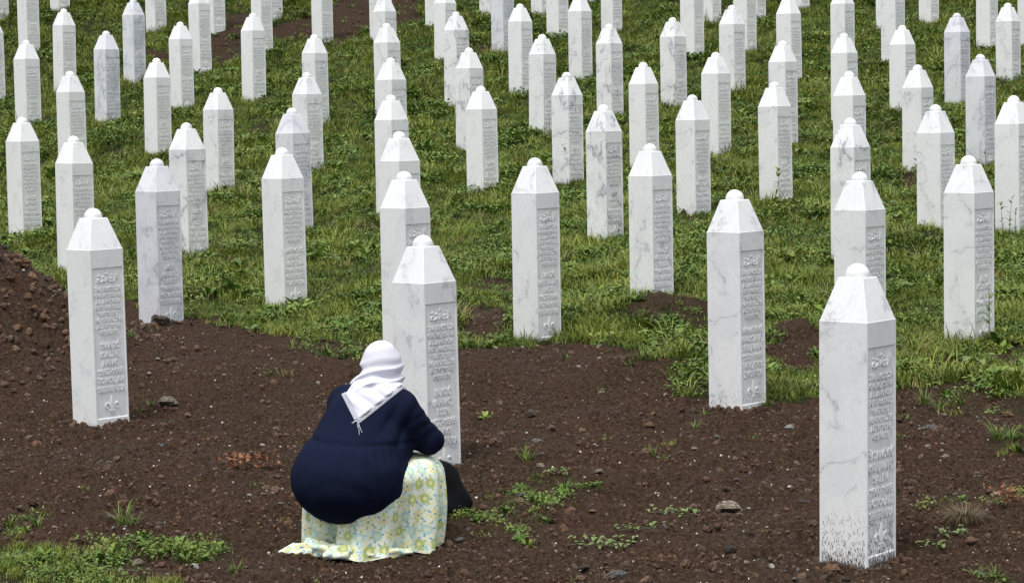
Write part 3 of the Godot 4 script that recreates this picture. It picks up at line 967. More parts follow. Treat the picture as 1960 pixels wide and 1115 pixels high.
func build_gravestones() -> void:
	var font := SystemFont.new()
	font.font_names = PackedStringArray(["Droid Sans"])
	font.font_weight = 700
	var shaft := shaft_mesh()
	var cap := cap_mesh()
	var ball := finial_mesh()
	var arabic := calligraphy_mesh()
	var lily := lily_mesh()
	var verse := text_block(VERSE, 0.0335, 0.0212, 0.172, font)
	var names := []
	for n in NAMED:
		names.append(text_block(n, 0.0472, 0.0295, 0.178, font))
	var face := HALF - 0.0062
	var top := SHOULDER - 0.098
	for s in STONES:
		var key: String = s[9].trim_suffix("?")
		var sc: float = s[6]
		var label := "white marble gravestone with domed knob standing among others in the grass"
		var group := "gravestones on the grassy slope"
		if key in ["a", "b", "c", "h", "k", "t2", "t3", "v", "w", "jj", "mm", "pp", "qq", "ss", "yy", "zz", "a2", "a3", "a4", "d1", "d2", "d3", "d9", "e2", "e5"]:
			label = "white marble gravestone high on the slope, its cap out of view"
			group = "gravestones highest on the slope"
		if STONE_LABELS.has(key):
			label = STONE_LABELS[key]
			group = "gravestones"
		var o := thing("gravestone", Vector3(s[0], s[3] - SHOULDER * sc, s[1]), label, "gravestone", group)
		o.basis = Basis(Vector3.BACK, deg_to_rad(s[5])) * Basis(Vector3.UP, deg_to_rad(s[4]))
		o.scale = Vector3.ONE * sc
		var m: StandardMaterial3D = mats["marble%d" % s[7]].duplicate()
		m.uv1_offset = Vector3(rng.randf(), rng.randf(), rng.randf())
		m.uv1_scale *= rng.randf_range(0.85, 1.2)
		part("shaft", shaft, m, o)
		part("cap", cap, m, o)
		part("finial", ball, m, o)
		part("calligraphy", arabic, m, o, Transform3D(Basis.IDENTITY, Vector3(0.002, top - 0.082, face)))
		part("verse", verse, m, o, Transform3D(Basis.IDENTITY, Vector3(0, top - 0.118, face)))
		part("name_lines", names[s[8] - 1], m, o, Transform3D(Basis.IDENTITY, Vector3(0, top - 0.426, face)))
		part("lily_emblem", lily, m, o, Transform3D(Basis.from_scale(Vector3(1.22, 1.18, 1.3)), Vector3(0, top - 0.808, face)))
		if key in ["c9", "b6", "u", "cc", "b5"]:
			splashes(o, {"c9": 3600, "b6": 1200, "u": 120, "cc": 160, "b5": 60}[key], s[2] - s[3] + SHOULDER * sc, {"c9": 0.18, "b6": 0.10}.get(key, 0.05))


func splashes(o: Node3D, count: int, base: float, reach: float) -> void:
	# dried mud flecks on the foot of the stone, each a thin drop of its own
	var st := flat_tool()
	for i in count:
		var f := rng.randi_range(0, 3)
		var t := pow(rng.randf(), 3.4)
		var y := base - 0.03 + (reach + 0.03) * t + rng.randf() * 0.01
		var a := rng.randf_range(-HALF + 0.012, HALF - 0.012)
		var w := rng.randf_range(0.0004, 0.0010) * (1.4 - 0.7 * t)
		var h := rng.randf_range(0.0015, 0.0085) * (1.6 - t)
		var out := HALF + 0.0006
		if f == 0 and y > SHOULDER - 0.915:
			out = HALF - 0.0056
		var tilt := rng.randf_range(-0.2, 0.2)
		var p := []
		for k in 6:
			var an := TAU * k / 6.0
			p.append(Vector2(a + cos(an) * w + sin(an) * h * tilt, y + sin(an) * h))
		var put := func(v: Vector2, d: float) -> Vector3:
			match f:
				0: return Vector3(v.x, v.y, d)
				1: return Vector3(d, v.y, -v.x)
				2: return Vector3(-v.x, v.y, -d)
				_: return Vector3(-d, v.y, v.x)
		var c: Vector3 = put.call(Vector2(a, y), out + 0.0008)
		for k in 6:
			tri(st, c, put.call(p[(k + 1) % 6], out - 0.0003), put.call(p[k], out - 0.0003))
	st.generate_normals()
	var m := part("mud_splashes", st.commit(), plain(lin(0.085, 0.070, 0.060), 0.95), o)
	m.set_meta("kind", "stuff")


# ---------------------------------------------------------------- figure
func cone_d(p: Vector3, a: Vector3, b: Vector3, ra: float, rb: float) -> float:
	var ab := b - a
	var t := clampf((p - a).dot(ab) / ab.length_squared(), 0.0, 1.0)
	return (p - a - ab * t).length() - lerpf(ra, rb, t)


func oval_d(p: Vector3, c: Vector3, r: Vector3) -> float:
	var q := (p - c) / r
	var k := q.length()
	var g := (q / r).length()
	return k * (k - 1.0) / maxf(g, 0.0001)


func blend(a: float, b: float, k: float) -> float:
	var h := clampf(0.5 + 0.5 * (b - a) / k, 0.0, 1.0)
	return lerpf(b, a, h) - k * h * (1.0 - h)


# surface nets: field is negative inside
func net(st: SurfaceTool, field: Callable, lo: Vector3, hi: Vector3, h: float) -> void:
	var nb := Vector3i(((hi - lo) / (h * 4.0)).ceil())
	var n := nb * 4 + Vector3i.ONE
	var val := PackedFloat32Array()
	val.resize(n.x * n.y * n.z)
	val.fill(1.0)
	var live := []
	var sy := n.x
	var sz := n.x * n.y
	var keep := h * 4.0 * 0.87 * 1.6
	for bz in nb.z:
		for by in nb.y:
			for bx in nb.x:
				var c := lo + (Vector3(bx, by, bz) * 4.0 + Vector3(2, 2, 2)) * h
				var d: float = field.call(c)
				if absf(d) < keep:
					live.append(Vector3i(bx, by, bz))
					for k in 4:
						for j in 4:
							for i in 4:
								val[(bx * 4 + i) + (by * 4 + j) * sy + (bz * 4 + k) * sz] = field.call(lo + Vector3(bx * 4 + i, by * 4 + j, bz * 4 + k) * h)
				else:
					for k in 4:
						for j in 4:
							for i in 4:
								val[(bx * 4 + i) + (by * 4 + j) * sy + (bz * 4 + k) * sz] = d
	var made := {}
	var pts := []
	var offs := [0, 1, sy, sy + 1, sz, sz + 1, sz + sy, sz + sy + 1]
	var edges := [[0, 1], [2, 3], [4, 5], [6, 7], [0, 2], [1, 3], [4, 6], [5, 7], [0, 4], [1, 5], [2, 6], [3, 7]]
	for b in live:
		for k in range(-1, 4):
			for j in range(-1, 4):
				for i in range(-1, 4):
					var c: Vector3i = b * 4 + Vector3i(i, j, k)
					if c.x < 0 or c.y < 0 or c.z < 0 or c.x >= n.x - 1 or c.y >= n.y - 1 or c.z >= n.z - 1:
						continue
					var id: int = c.x + c.y * sy + c.z * sz
					if made.has(id):
						continue
					var mask := 0
					for q in 8:
						if val[id + offs[q]] < 0.0:
							mask |= 1 << q
					if mask == 0 or mask == 255:
						continue
					var sum := Vector3.ZERO
					var cnt := 0
					for e in edges:
						var a: int = e[0]
						var d: int = e[1]
						if ((mask >> a) & 1) != ((mask >> d) & 1):
							var va := val[id + offs[a]]
							var vb := val[id + offs[d]]
							var t := va / (va - vb)
							var pa := Vector3(a & 1, (a >> 1) & 1, (a >> 2) & 1)
							var pb := Vector3(d & 1, (d >> 1) & 1, (d >> 2) & 1)
							sum += pa.lerp(pb, t)
							cnt += 1
					made[id] = pts.size()
					pts.append(lo + (Vector3(c) + sum / cnt) * h)
	var first: int = st.get_meta("count", 0)
	for p in pts:
		st.set_smooth_group(0)
		st.add_vertex(p)
	st.set_meta("count", first + pts.size())
	for id in made:
		var inside: bool = val[id] < 0.0
		# an edge along each axis from this grid point, and the four cells round it
		for ax in 3:
			var step: int = [1, sy, sz][ax]
			if id + step >= val.size() or inside == (val[id + step] < 0.0):
				continue
			var u: int = [sy, sz, 1][ax]
			var v: int = [sz, 1, sy][ax]
			var ids := [id, id - u, id - u - v, id - v]
			if not (made.has(ids[1]) and made.has(ids[2]) and made.has(ids[3])):
				continue
			var q := [made[ids[0]], made[ids[1]], made[ids[2]], made[ids[3]]]
			var order := [0, 2, 1, 0, 3, 2] if inside else [0, 1, 2, 0, 2, 3]
			for o in order:
				st.add_index(first + q[o])


func finish(st: SurfaceTool) -> ArrayMesh:
	st.generate_normals()
	return st.commit()


func net_tool() -> SurfaceTool:
	var st := SurfaceTool.new()
	st.begin(Mesh.PRIMITIVE_TRIANGLES)
	st.set_smooth_group(0)
	return st


# the woman's own axes: x across, y up, z towards the camera; she faces away and a little to +x
const FACE := Vector3(0.62, 0.0, -0.785)
const SIDE := Vector3(0.785, 0.0, 0.62)
const HEAD := Vector3(0.068, 0.725, -0.215)


func jacket_d(p: Vector3) -> float:
	var hips := oval_d(p, Vector3(-0.072, 0.305, -0.005), Vector3(0.242, 0.192, 0.25))
	var belly := oval_d(p, Vector3(-0.02, 0.42, -0.08), Vector3(0.205, 0.16, 0.19))
	var back := oval_d(p, Vector3(0.012, 0.52, -0.125), Vector3(0.175, 0.14, 0.145))
	var yoke := cone_d(p, Vector3(-0.075, 0.578, -0.235), Vector3(0.125, 0.578, -0.075), 0.078, 0.078)
	var d := blend(hips, belly, 0.06)
	d = blend(d, back, 0.07)
	d = blend(d, yoke, 0.05)
	# near arm: elbow out over the knee, forearm across the front
	var elbow := Vector3(0.258, 0.432, -0.115)
	var arm := cone_d(p, Vector3(0.145, 0.565, -0.06), elbow, 0.070, 0.055)
	arm = blend(arm, cone_d(p, elbow, Vector3(0.165, 0.412, -0.31), 0.054, 0.040), 0.025)
	var far := cone_d(p, Vector3(-0.085, 0.565, -0.25), Vector3(0.0, 0.44, -0.45), 0.068, 0.055)
	far = blend(far, cone_d(p, Vector3(0.0, 0.44, -0.45), Vector3(0.11, 0.412, -0.37), 0.054, 0.040), 0.025)
	d = blend(d, minf(arm, far), 0.035)
	if absf(d) > 0.05:
		return d
	# waist seam and the gathers under it
	var s := p.y + 0.06 * p.x - 0.452
	if s < 0.1 and s > -0.3 and p.x < 0.2:
		d += 0.0065 * exp(-s * s / 0.00012)
		if s < 0.0:
			var a := atan2(p.z + 0.1, p.x + 0.02)
			d -= 0.0075 * exp(s / 0.12) * (1.0 - exp(s / 0.025)) * (sin(a * 31.0 + 3.0 * sin(a * 5.0)) * 0.6 + sin(a * 13.0) * 0.6) - 0.002
	# creases at the elbow and the armpit
	d += 0.0035 * sin((p.x * 0.8 - p.y + p.z * 0.3) * 95.0 + 2.0 * sin(p.y * 30.0)) * exp(-((p - Vector3(0.2, 0.49, -0.08)).length_squared()) / 0.008)
	# pulled folds: from the armpit across the back, on the sleeve, over the hips
	var pull := absf(sin((p.y * 0.75 - p.x * 0.65 + p.z * 0.2) * 34.0 + 0.8 * sin(p.x * 21.0)))
	d -= 0.015 * (pull - 0.5) * exp(-((p - Vector3(0.10, 0.50, 0.0)).length_squared()) / 0.012)
	var sleeve := absf(sin((p.x * 0.75 + p.y * 0.4 - p.z * 0.5) * 42.0 + sin(p.y * 36.0)))
	d -= 0.015 * (sleeve - 0.5) * exp(-((p - Vector3(0.235, 0.45, -0.1)).length_squared()) / 0.006)
	var sag := absf(sin((p.y + 0.35 * p.x * p.x * 4.0) * 30.0 + 1.2 * sin(p.x * 13.0 + 1.0)))
	d -= 0.0045 * (sag - 0.5) * exp(-((p - Vector3(-0.06, 0.30, 0.22)).length_squared()) / 0.035)
	d += 0.003 * sin((p.x * 0.4 + p.y) * 60.0 + sin(p.x * 40.0)) * exp(-((p - Vector3(0.05, 0.36, 0.15)).length_squared()) / 0.02)
	return d


func triangle_d(p: Vector3) -> float:
	# across the back: how far outside the kerchief's hanging corner, measured in the plane facing the camera
	var q := Vector2(p.x, p.y - p.z * 0.155)
	var a := Vector2(-0.082, 0.652)
	var b := Vector2(0.160, 0.688)
	var c := Vector2(-0.030, 0.541)
	var d := -99.0
	for e in [[Vector2(0.012, 0.728), a], [a, c], [c, b]]:
		var t: Vector2 = (e[1] - e[0]).normalized()
		d = maxf(d, (q - e[0]).dot(Vector2(t.y, -t.x)))
	return d


func scarf_d(p: Vector3) -> float:
	var skull := oval_d(p, HEAD + Vector3(0.0, 0.005, 0.0), Vector3(0.0835, 0.108, 0.096))
	var nape := cone_d(p, HEAD + Vector3(-0.01, -0.04, 0.015), Vector3(0.012, 0.63, -0.125), 0.068, 0.082)
	var chin := oval_d(p, HEAD + FACE * 0.035 + Vector3(0, -0.095, 0), Vector3(0.07, 0.045, 0.07))
	var veil := cone_d(p, HEAD + Vector3(0.008, -0.01, 0.0), HEAD + Vector3(0.034, -0.105, 0.035), 0.078, 0.062)
	var d := blend(skull, blend(blend(nape, chin, 0.03), veil, 0.03), 0.03)
	# folds swept from the far jaw down over the nape
	var f := p - HEAD
	var w := f.y * 1.0 - f.x * 0.42 - f.z * 0.15
	var amt := smoothstep(0.055, -0.045, f.y)
	d += amt * 0.020 * (absf(sin(w * 62.0 + 1.1 * sin(f.x * 22.0) + 0.9)) - 0.5)
	d += (0.25 + amt) * 0.003 * sin(w * 120.0 + f.x * 30.0 + 2.0 * sin(f.z * 30.0))
	# the part that lies on the back
	var tri_d := triangle_d(p)
	if tri_d > 0.05 and d > 0.05:
		return minf(d, tri_d)
	var jd := jacket_d(p)
	var lie := maxf(jd - 0.006 - 0.013 * absf(sin(p.x * 34.0 + p.y * 21.0 + 1.2 * sin(p.y * 30.0))), tri_d)
	lie = maxf(lie, p.y - 0.70)
	lie = maxf(lie, -(p.z + 0.24 + p.x * -0.4))
	d = blend(d, lie, 0.022)
	# open at the face
	var hole := oval_d(p, HEAD + FACE * 0.115 + Vector3(0, -0.012, 0), Vector3(0.068, 0.082, 0.068))
	return maxf(d, -hole)


func head_d(p: Vector3) -> float:
	# p in the head's axes: x to her right, y up, z out of the face
	var d := oval_d(p, Vector3(0, 0.012, -0.008), Vector3(0.071, 0.094, 0.084))
	d = blend(d, oval_d(p, Vector3(0, -0.055, 0.022), Vector3(0.051, 0.055, 0.056)), 0.03)
	d = blend(d, oval_d(p, Vector3(0, -0.092, 0.060), Vector3(0.020, 0.016, 0.018)), 0.02)
	d = blend(d, cone_d(p, Vector3(0, 0.012, 0.076), Vector3(0, -0.030, 0.096), 0.006, 0.011), 0.012)
	for s in [-1.0, 1.0]:
		d = blend(d, oval_d(p, Vector3(0.034 * s, -0.022, 0.055), Vector3(0.022, 0.018, 0.018)), 0.02)
		d = -blend(-d, oval_d(p, Vector3(0.030 * s, 0.006, 0.088), Vector3(0.017, 0.010, 0.012)), 0.01)
		d = minf(d, oval_d(p, Vector3(0.030 * s, 0.006, 0.067), Vector3(0.012, 0.010, 0.011)))
		d = blend(d, cone_d(p, Vector3(0.015 * s, 0.024, 0.078), Vector3(0.046 * s, 0.022, 0.064), 0.005, 0.004), 0.01)
		d = blend(d, oval_d(p, Vector3(0.075 * s, -0.008, -0.008), Vector3(0.008, 0.028, 0.017)), 0.008)
	d = blend(d, cone_d(p, Vector3(-0.020, -0.062, 0.072), Vector3(0.020, -0.062, 0.072), 0.006, 0.006), 0.006)
	d = blend(d, cone_d(p, Vector3(-0.017, -0.071, 0.072), Vector3(0.017, -0.071, 0.072), 0.007, 0.007), 0.005)
	return d


func hand_bones(wrist: Vector3, aim: Vector3, palm_up: Vector3, thumb_side: float) -> Array:
	var across := aim.cross(palm_up).normalized()
	var out := []
	var knuckle := wrist + aim * 0.082
	for k in 4:
		var off := (k - 1.5) * 0.0195
		out.append([wrist + across * off * 0.5, knuckle + across * off, 0.017, 0.0125])
		var ln: float = [0.036, 0.042, 0.040, 0.031][k]
		var p := knuckle + across * off
		var dir := aim
		for j in 3:
			dir = (dir - palm_up * [0.35, 0.65, 0.5][j]).normalized()
			var q: Vector3 = p + dir * ln * [1.0, 0.66, 0.52][j]
			out.append([p, q, 0.0098 - j * 0.0009, 0.0090 - j * 0.0009])
			p = q
	var t0 := wrist + aim * 0.025 + across * 0.026 * thumb_side
	var t1 := t0 + (aim * 0.6 + across * 0.7 * thumb_side - palm_up * 0.4).normalized() * 0.04
	var t2 := t1 + (aim * 0.95 + across * 0.1 * thumb_side - palm_up * 0.3).normalized() * 0.030
	out.append([t0, t1, 0.014, 0.011])
	out.append([t1, t2, 0.0108, 0.009])
	return out


func print_texture() -> ImageTexture:
	# a light cloth printed with flower heads of long petals, and small dots
	var s := 1024
	var im := Image.create(s, s, false, Image.FORMAT_RGB8)
	im.fill(Color(0.87, 0.89, 0.82))
	var pr := RandomNumberGenerator.new()
	pr.seed = 8
	var olive := Color(0.69, 0.75, 0.42)
	var yellow := Color(0.89, 0.85, 0.60)
	var aqua := Color(0.64, 0.81, 0.82)
	var blue := Color(0.46, 0.64, 0.74)
	var oval := func(c: Vector2, dir: float, a: float, b: float, col: Color) -> void:
		var r := int(a) + 1
		var ca := cos(dir)
		var sa := sin(dir)
		for y in range(-r, r + 1):
			for x in range(-r, r + 1):
				var u := (x * ca + y * sa) / a
				var v := (-x * sa + y * ca) / b
				if u * u + absf(v) * absf(v) * (1.0 + 0.4 * u) < 1.0:
					im.set_pixel(posmod(int(c.x) + x, s), posmod(int(c.y) + y, s), col)
	var cell := s / 4
	# filler sprigs first, then the flower heads
	for k in 260:
		var at := Vector2(pr.randf() * s, pr.randf() * s)
		oval.call(at, pr.randf() * PI, pr.randf_range(13, 24), pr.randf_range(9, 15), [aqua, yellow, olive, blue, aqua.lerp(Color(0.9, 0.92, 0.9), 0.4), yellow.lerp(Color(0.93, 0.9, 0.75), 0.5)][pr.randi() % 6])
	for gy in 4:
		for gx in 4:
			var c := Vector2((gx + 0.5 + (0.5 if gy % 2 else 0.0)) * cell, (gy + 0.5) * cell) + Vector2(pr.randf_range(-14, 14), pr.randf_range(-14, 14))
			var kind := (gx + gy * 2) % 3
			var col: Color = [olive, yellow, aqua][kind]
			var n := 7 if kind == 0 else 6
			var turn := pr.randf() * TAU
			oval.call(c, 0.0, 92.0, 92.0, Color(0.87, 0.89, 0.82))
			oval.call(c, 0.0, 24.0, 24.0, [yellow, blue, yellow][kind])
			for k in n:
				var a := turn + TAU * k / n
				oval.call(c + Vector2(cos(a), sin(a)) * 62.0, a, 34.0, 23.0, col.lerp(Color(0.8, 0.8, 0.6), pr.randf() * 0.25))
				var a2 := a + PI / n
				oval.call(c + Vector2(cos(a2), sin(a2)) * 104.0, a2, 25.0, 17.0, [olive, aqua, yellow, blue][(k + kind) % 4])
				oval.call(c + Vector2(cos(a2), sin(a2)) * 70.0, a2, 7.0, 7.0, Color(0.16, 0.16, 0.22))
	return ImageTexture.create_from_image(im)


func skirt_point(a: float, t: float) -> Vector3:
	# a: angle seen from above (0 to +x, quarter turn to the camera), t: 0 hem to 1 the middle of the top
	var top := 0.345 + 0.022 * cos(a - 0.2)
	var corner := 0.075
	var y := 0.0
	var k := 1.0
	if t < 0.72:
		y = (top - corner) * t / 0.72
	elif t < 0.88:
		var q := (t - 0.72) / 0.16 * PI * 0.5
		y = top - corner + corner * sin(q)
		k = 1.0 - corner * (1.0 - cos(q)) / 0.28
	else:
		var q := (t - 0.88) / 0.12
		y = top + 0.012 * q
		k = (1.0 - corner / 0.28) * (1.0 - q)
	var low := clampf(1.0 - y / 0.30, 0.0, 1.0)
	var rx := 0.283 if cos(a) > 0 else 0.278
	var rz := 0.285 if sin(a) > 0 else 0.31
	var r := 1.0 / sqrt(pow(cos(a) / rx, 2.0) + pow(sin(a) / rz, 2.0))
	# tucked in at the hem on her right, falling folds all round
	r *= 1.0 - 0.26 * low * low * low * maxf(0.0, cos(a + 0.15))
	r += (0.042 * low + 0.012) * ((absf(sin(a * 4.5 + 1.2 * sin(a * 2.0) + y * 3.0)) * 1.6 - 0.9) * 0.8 + sin(a * 17.0 + 2.0 + y * 8.0) * 0.3 + sin(a * 5.0 - 0.7) * 0.4)
	r += 0.03 * pow(low, 6.0) * maxf(0.0, sin(a + 0.5))
	var cx := 0.030
	var cz := -0.155
	var wave := 0.006 * sin(a * 14.0) * low
	return Vector3(cx + cos(a) * r * k, y + (wave if t < 0.05 else 0.0), cz + sin(a) * r * k)


func build_person() -> void:
	var p: Array = SPOT["person"]
	var gy := ground_y(p[0], p[1])
	var o := thing("person", Vector3(p[0], gy, p[1]), "person crouching before a gravestone in white lace-edged headscarf, navy jacket and flowered skirt", "person")
	o.rotation.y = atan2(-p[0], -p[1])
	var skin := plain(lin(0.42, 0.25, 0.17), 0.6)
	skin.subsurf_scatter_enabled = true
	skin.subsurf_scatter_strength = 0.1
	# ---- body, head and hands in one skin
	var st := net_tool()
	var look := (FACE * 0.94 + Vector3(0, -0.34, 0)).normalized()
	var right := SIDE
	var up := right.cross(look).normalized()
	if up.y < 0:
		up = -up
	var hb := Basis(right, up, look)
	var hbi := hb.transposed()
	var hc := HEAD + Vector3(0, 0.0, 0) + FACE * 0.012
	var body := func(q: Vector3) -> float:
		var d := head_d(hbi * (q - hc)) if (q - hc).length() < 0.2 else (q - hc).length() - 0.1
		d = blend(d, cone_d(q, hc - up * 0.05 - look * 0.02, Vector3(0.02, 0.58, -0.16), 0.052, 0.06), 0.03)
		return d
	net(st, body, HEAD - Vector3(0.13, 0.17, 0.13), HEAD + Vector3(0.13, 0.13, 0.13), 0.005)
	var trunk := func(q: Vector3) -> float:
		var d := cone_d(q, Vector3(-0.05, 0.30, -0.03), Vector3(0.015, 0.53, -0.15), 0.13, 0.10)
		for e in [[Vector3(0.02, 0.24, -0.05), Vector3(0.20, 0.27, -0.20), 0.085, 0.06], [Vector3(0.20, 0.27, -0.20), Vector3(0.13, 0.05, -0.13), 0.055, 0.038], [Vector3(0.13, 0.035, -0.13), Vector3(0.22, 0.03, -0.20), 0.034, 0.028], [Vector3(-0.08, 0.24, -0.16), Vector3(0.07, 0.27, -0.33), 0.085, 0.06], [Vector3(0.07, 0.27, -0.33), Vector3(0.0, 0.05, -0.25), 0.055, 0.038], [Vector3(0.0, 0.035, -0.25), Vector3(0.09, 0.03, -0.33), 0.034, 0.028]]:
			d = blend(d, cone_d(q, e[0], e[1], e[2], e[3]), 0.03)
		return d
	net(st, trunk, Vector3(-0.22, -0.01, -0.46), Vector3(0.33, 0.68, 0.14), 0.014)
	for e in [[Vector3(0.17, 0.412, -0.30), Vector3(-0.35, -0.1, -0.75).normalized(), 1.0], [Vector3(0.10, 0.412, -0.375), Vector3(0.75, -0.05, 0.3).normalized(), -1.0]]:
		var bones := hand_bones(e[0], e[1], Vector3.UP, e[2])
		var w: Vector3 = e[0]
		bones.append([w - e[1] * 0.09, w, 0.03, 0.024])
		var hand := func(q: Vector3) -> float:
			var d := 1.0
			for b in bones:
				d = minf(d, blend(d, cone_d(q, b[0], b[1], b[2], b[3]), 0.004))
			return d
		var mid: Vector3 = w + e[1] * 0.06
		net(st, hand, mid - Vector3.ONE * 0.15, mid + Vector3.ONE * 0.15, 0.005)
	part("body", finish(st), skin, o)
	# ---- jacket
	var cloth := plain(lin(0.0075, 0.0105, 0.027), 0.9)
	cloth.metallic_specular = 0.14
	var weave := noise_image(256, 0.2, 3, 61)
	weave.convert(Image.FORMAT_RGBA8)
	weave.bump_map_to_normal_map(3.0)
	cloth.normal_enabled = true
	cloth.normal_texture = ImageTexture.create_from_image(weave)
	cloth.normal_scale = 0.5
	cloth.uv1_triplanar = true
	cloth.uv1_scale = Vector3(5, 5, 5)
	st = net_tool()
	net(st, jacket_d, Vector3(-0.34, 0.08, -0.56), Vector3(0.34, 0.70, 0.30), 0.008)
	part("jacket", finish(st), cloth, o)
	# ---- headscarf with its lace edge and loose threads
	var white := plain(Color(0.80, 0.80, 0.845), 0.9)
	white.subsurf_scatter_enabled = true
	white.subsurf_scatter_strength = 0.08
	st = net_tool()
	net(st, scarf_d, Vector3(-0.12, 0.50, -0.36), Vector3(0.22, 0.86, 0.13), 0.0052)
	var scarf := part("headscarf", finish(st), white, o)
	var lace := SurfaceTool.new()
	lace.begin(Mesh.PRIMITIVE_TRIANGLES)
	lace.set_smooth_group(0)
	var a := Vector2(-0.082, 0.652)
	var b := Vector2(0.160, 0.688)
	var c := Vector2(-0.030, 0.541)
	for e in [[a, c, 26], [c, b, 52]]:
		var dirn: Vector2 = (e[1] - e[0]).normalized()
		var outw := Vector2(dirn.y, -dirn.x)
		for row in 3:
			for k in int(e[2]):
				var q: Vector2 = e[0].lerp(e[1], (k + 0.5 * (row % 2)) / float(e[2])) + outw * (0.001 + row * 0.0058)
				var hit := on_back(q)
				if hit.z < -1.0:
					continue
				if row == 1:
					loop_ring(lace, hit, 0.0046, 0.0019)
				else:
					loop_ring(lace, hit, 0.0028, 0.0019)
	lace.index()
	lace.generate_normals()
	part("lace_edge", lace.commit(), white, scarf)
	var th := flat_tool()
	var tip := on_back(c + Vector2(0, -0.008))
	for k in 6:
		var way := [tip]
		var q := tip
		var dr := Vector3(rng.randf_range(-0.9, 0.5), rng.randf_range(-0.9, 0.3), 0.15)
		for j in 4:
			q += dr * 0.007 * (1.5 if k < 2 else 0.8)
			dr += Vector3(rng.randf_range(-0.5, 0.5), -0.35, 0.0)
			way.append(on_back(Vector2(q.x, q.y - q.z * 0.155)))
		tube(th, way, [0.0011, 0.001, 0.0009, 0.0009, 0.0007], 4)
	th.generate_normals()
	part("loose_threads", th.commit(), white, scarf)
	# ---- skirt
	var flower := StandardMaterial3D.new()
	flower.albedo_texture = print_texture()
	flower.roughness = 0.8
	st = net_tool()
	var na := 200
	var nt := 44
	for j in nt + 1:
		for i in na + 1:
			var ang := TAU * i / na
			var t := float(j) / nt
			st.set_uv(Vector2(ang * 0.28 / 0.22, skirt_point(ang, t).y / 0.22 + (t - 0.88 if t > 0.88 else 0.0) * 4.0))
			st.add_vertex(skirt_point(ang + PI * 1.5, t))
	for j in nt:
		for i in na:
			var k := j * (na + 1) + i
			for v in [k, k + 1, k + na + 1, k + 1, k + na + 2, k + na + 1]:
				st.add_index(v)
	var count := (na + 1) * (nt + 1)
	# cloth rumpled on the ground
	for way in [
		[[Vector3(-0.362, 0.014, 0.06), Vector3(-0.305, 0.026, 0.075), Vector3(-0.22, 0.032, 0.085), Vector3(-0.15, 0.028, 0.11), Vector3(-0.10, 0.020, 0.125)], [0.018, 0.034, 0.038, 0.036, 0.022]],
		[[Vector3(-0.185, 0.012, 0.15), Vector3(-0.14, 0.026, 0.15), Vector3(-0.08, 0.028, 0.15), Vector3(-0.01, 0.018, 0.15), Vector3(0.05, 0.012, 0.14)], [0.020, 0.036, 0.036, 0.026, 0.014]],
		[[Vector3(-0.03, 0.008, 0.15), Vector3(0.04, 0.016, 0.145), Vector3(0.11, 0.016, 0.125), Vector3(0.17, 0.010, 0.09)], [0.014, 0.026, 0.026, 0.012]],
		[[Vector3(-0.25, 0.02, 0.02), Vector3(-0.245, 0.05, 0.03), Vector3(-0.20, 0.045, 0.07), Vector3(-0.14, 0.03, 0.11)], [0.014, 0.024, 0.026, 0.016]],
	]:
		var path: Array = way[0]
		var curve := Curve3D.new()
		for q in path:
			curve.add_point(q)
		var length := curve.get_baked_length()
		var rows := 40
		var around := 20
		var rad: Array = way[1]
		for j in rows + 1:
			var s := float(j) / rows
			var f := s * (rad.size() - 1)
			var i0 := mini(int(f), rad.size() - 2)
			var r: float = lerpf(rad[i0], rad[i0 + 1], smoothstep(0.0, 1.0, f - i0))
			var c0: Vector3 = path[i0].lerp(path[i0 + 1], smoothstep(0.0, 1.0, f - i0) if i0 < path.size() - 1 else 0.0)
			var dir: Vector3 = (path[i0 + 1] - path[i0]).normalized()
			var sd := dir.cross(Vector3.UP).normalized()
			for i in around + 1:
				var an := TAU * i / around
				var rr := r * (1.0 + 0.22 * sin(an * 3.0 + s * 9.0) + 0.12 * sin(an * 5.0 - s * 14.0 + 1.0))
				st.set_uv(Vector2(s * length / 0.22 + path[0].x * 3.0, an * 0.035 / 0.22))
				st.add_vertex(c0 + sd * cos(an) * rr + Vector3.UP * sin(an) * rr * 0.75)
		for j in rows:
			for i in around:
				var k := count + j * (around + 1) + i
				for v in [k, k + 1, k + around + 1, k + 1, k + around + 2, k + around + 1]:
					st.add_index(v)
		count += (rows + 1) * (around + 1)
	part("skirt", finish(st), flower, o)
	print("person done")


# first point of the cloth on her back that the line through (x, height in the picture plane) meets
func on_back(q: Vector2) -> Vector3:
	var z := 0.12
	for i in 90:
		var p := Vector3(q.x, q.y + z * 0.155, z)
		var d := minf(scarf_d(p), jacket_d(p) - 0.004)
		if d < 0.0006:
			return p
		z -= maxf(d * 0.8, 0.0006)
		if z < -0.4:
			break
	return Vector3(0, 0, -9)


func loop_ring(st: SurfaceTool, c: Vector3, r: float, thick: float) -> void:
	var n := 7
	var m := 4
	for i in n:
		for j in m:
			var v := []
			for e in [[i, j], [i + 1, j], [i + 1, j + 1], [i, j + 1]]:
				var a: float = TAU * e[0] / n
				var b: float = TAU * e[1] / m
				v.append(c + Vector3(cos(a) * (r + thick * cos(b)), sin(a) * (r + thick * cos(b)), thick * sin(b)))
			quad(st, v[0], v[3], v[2], v[1])


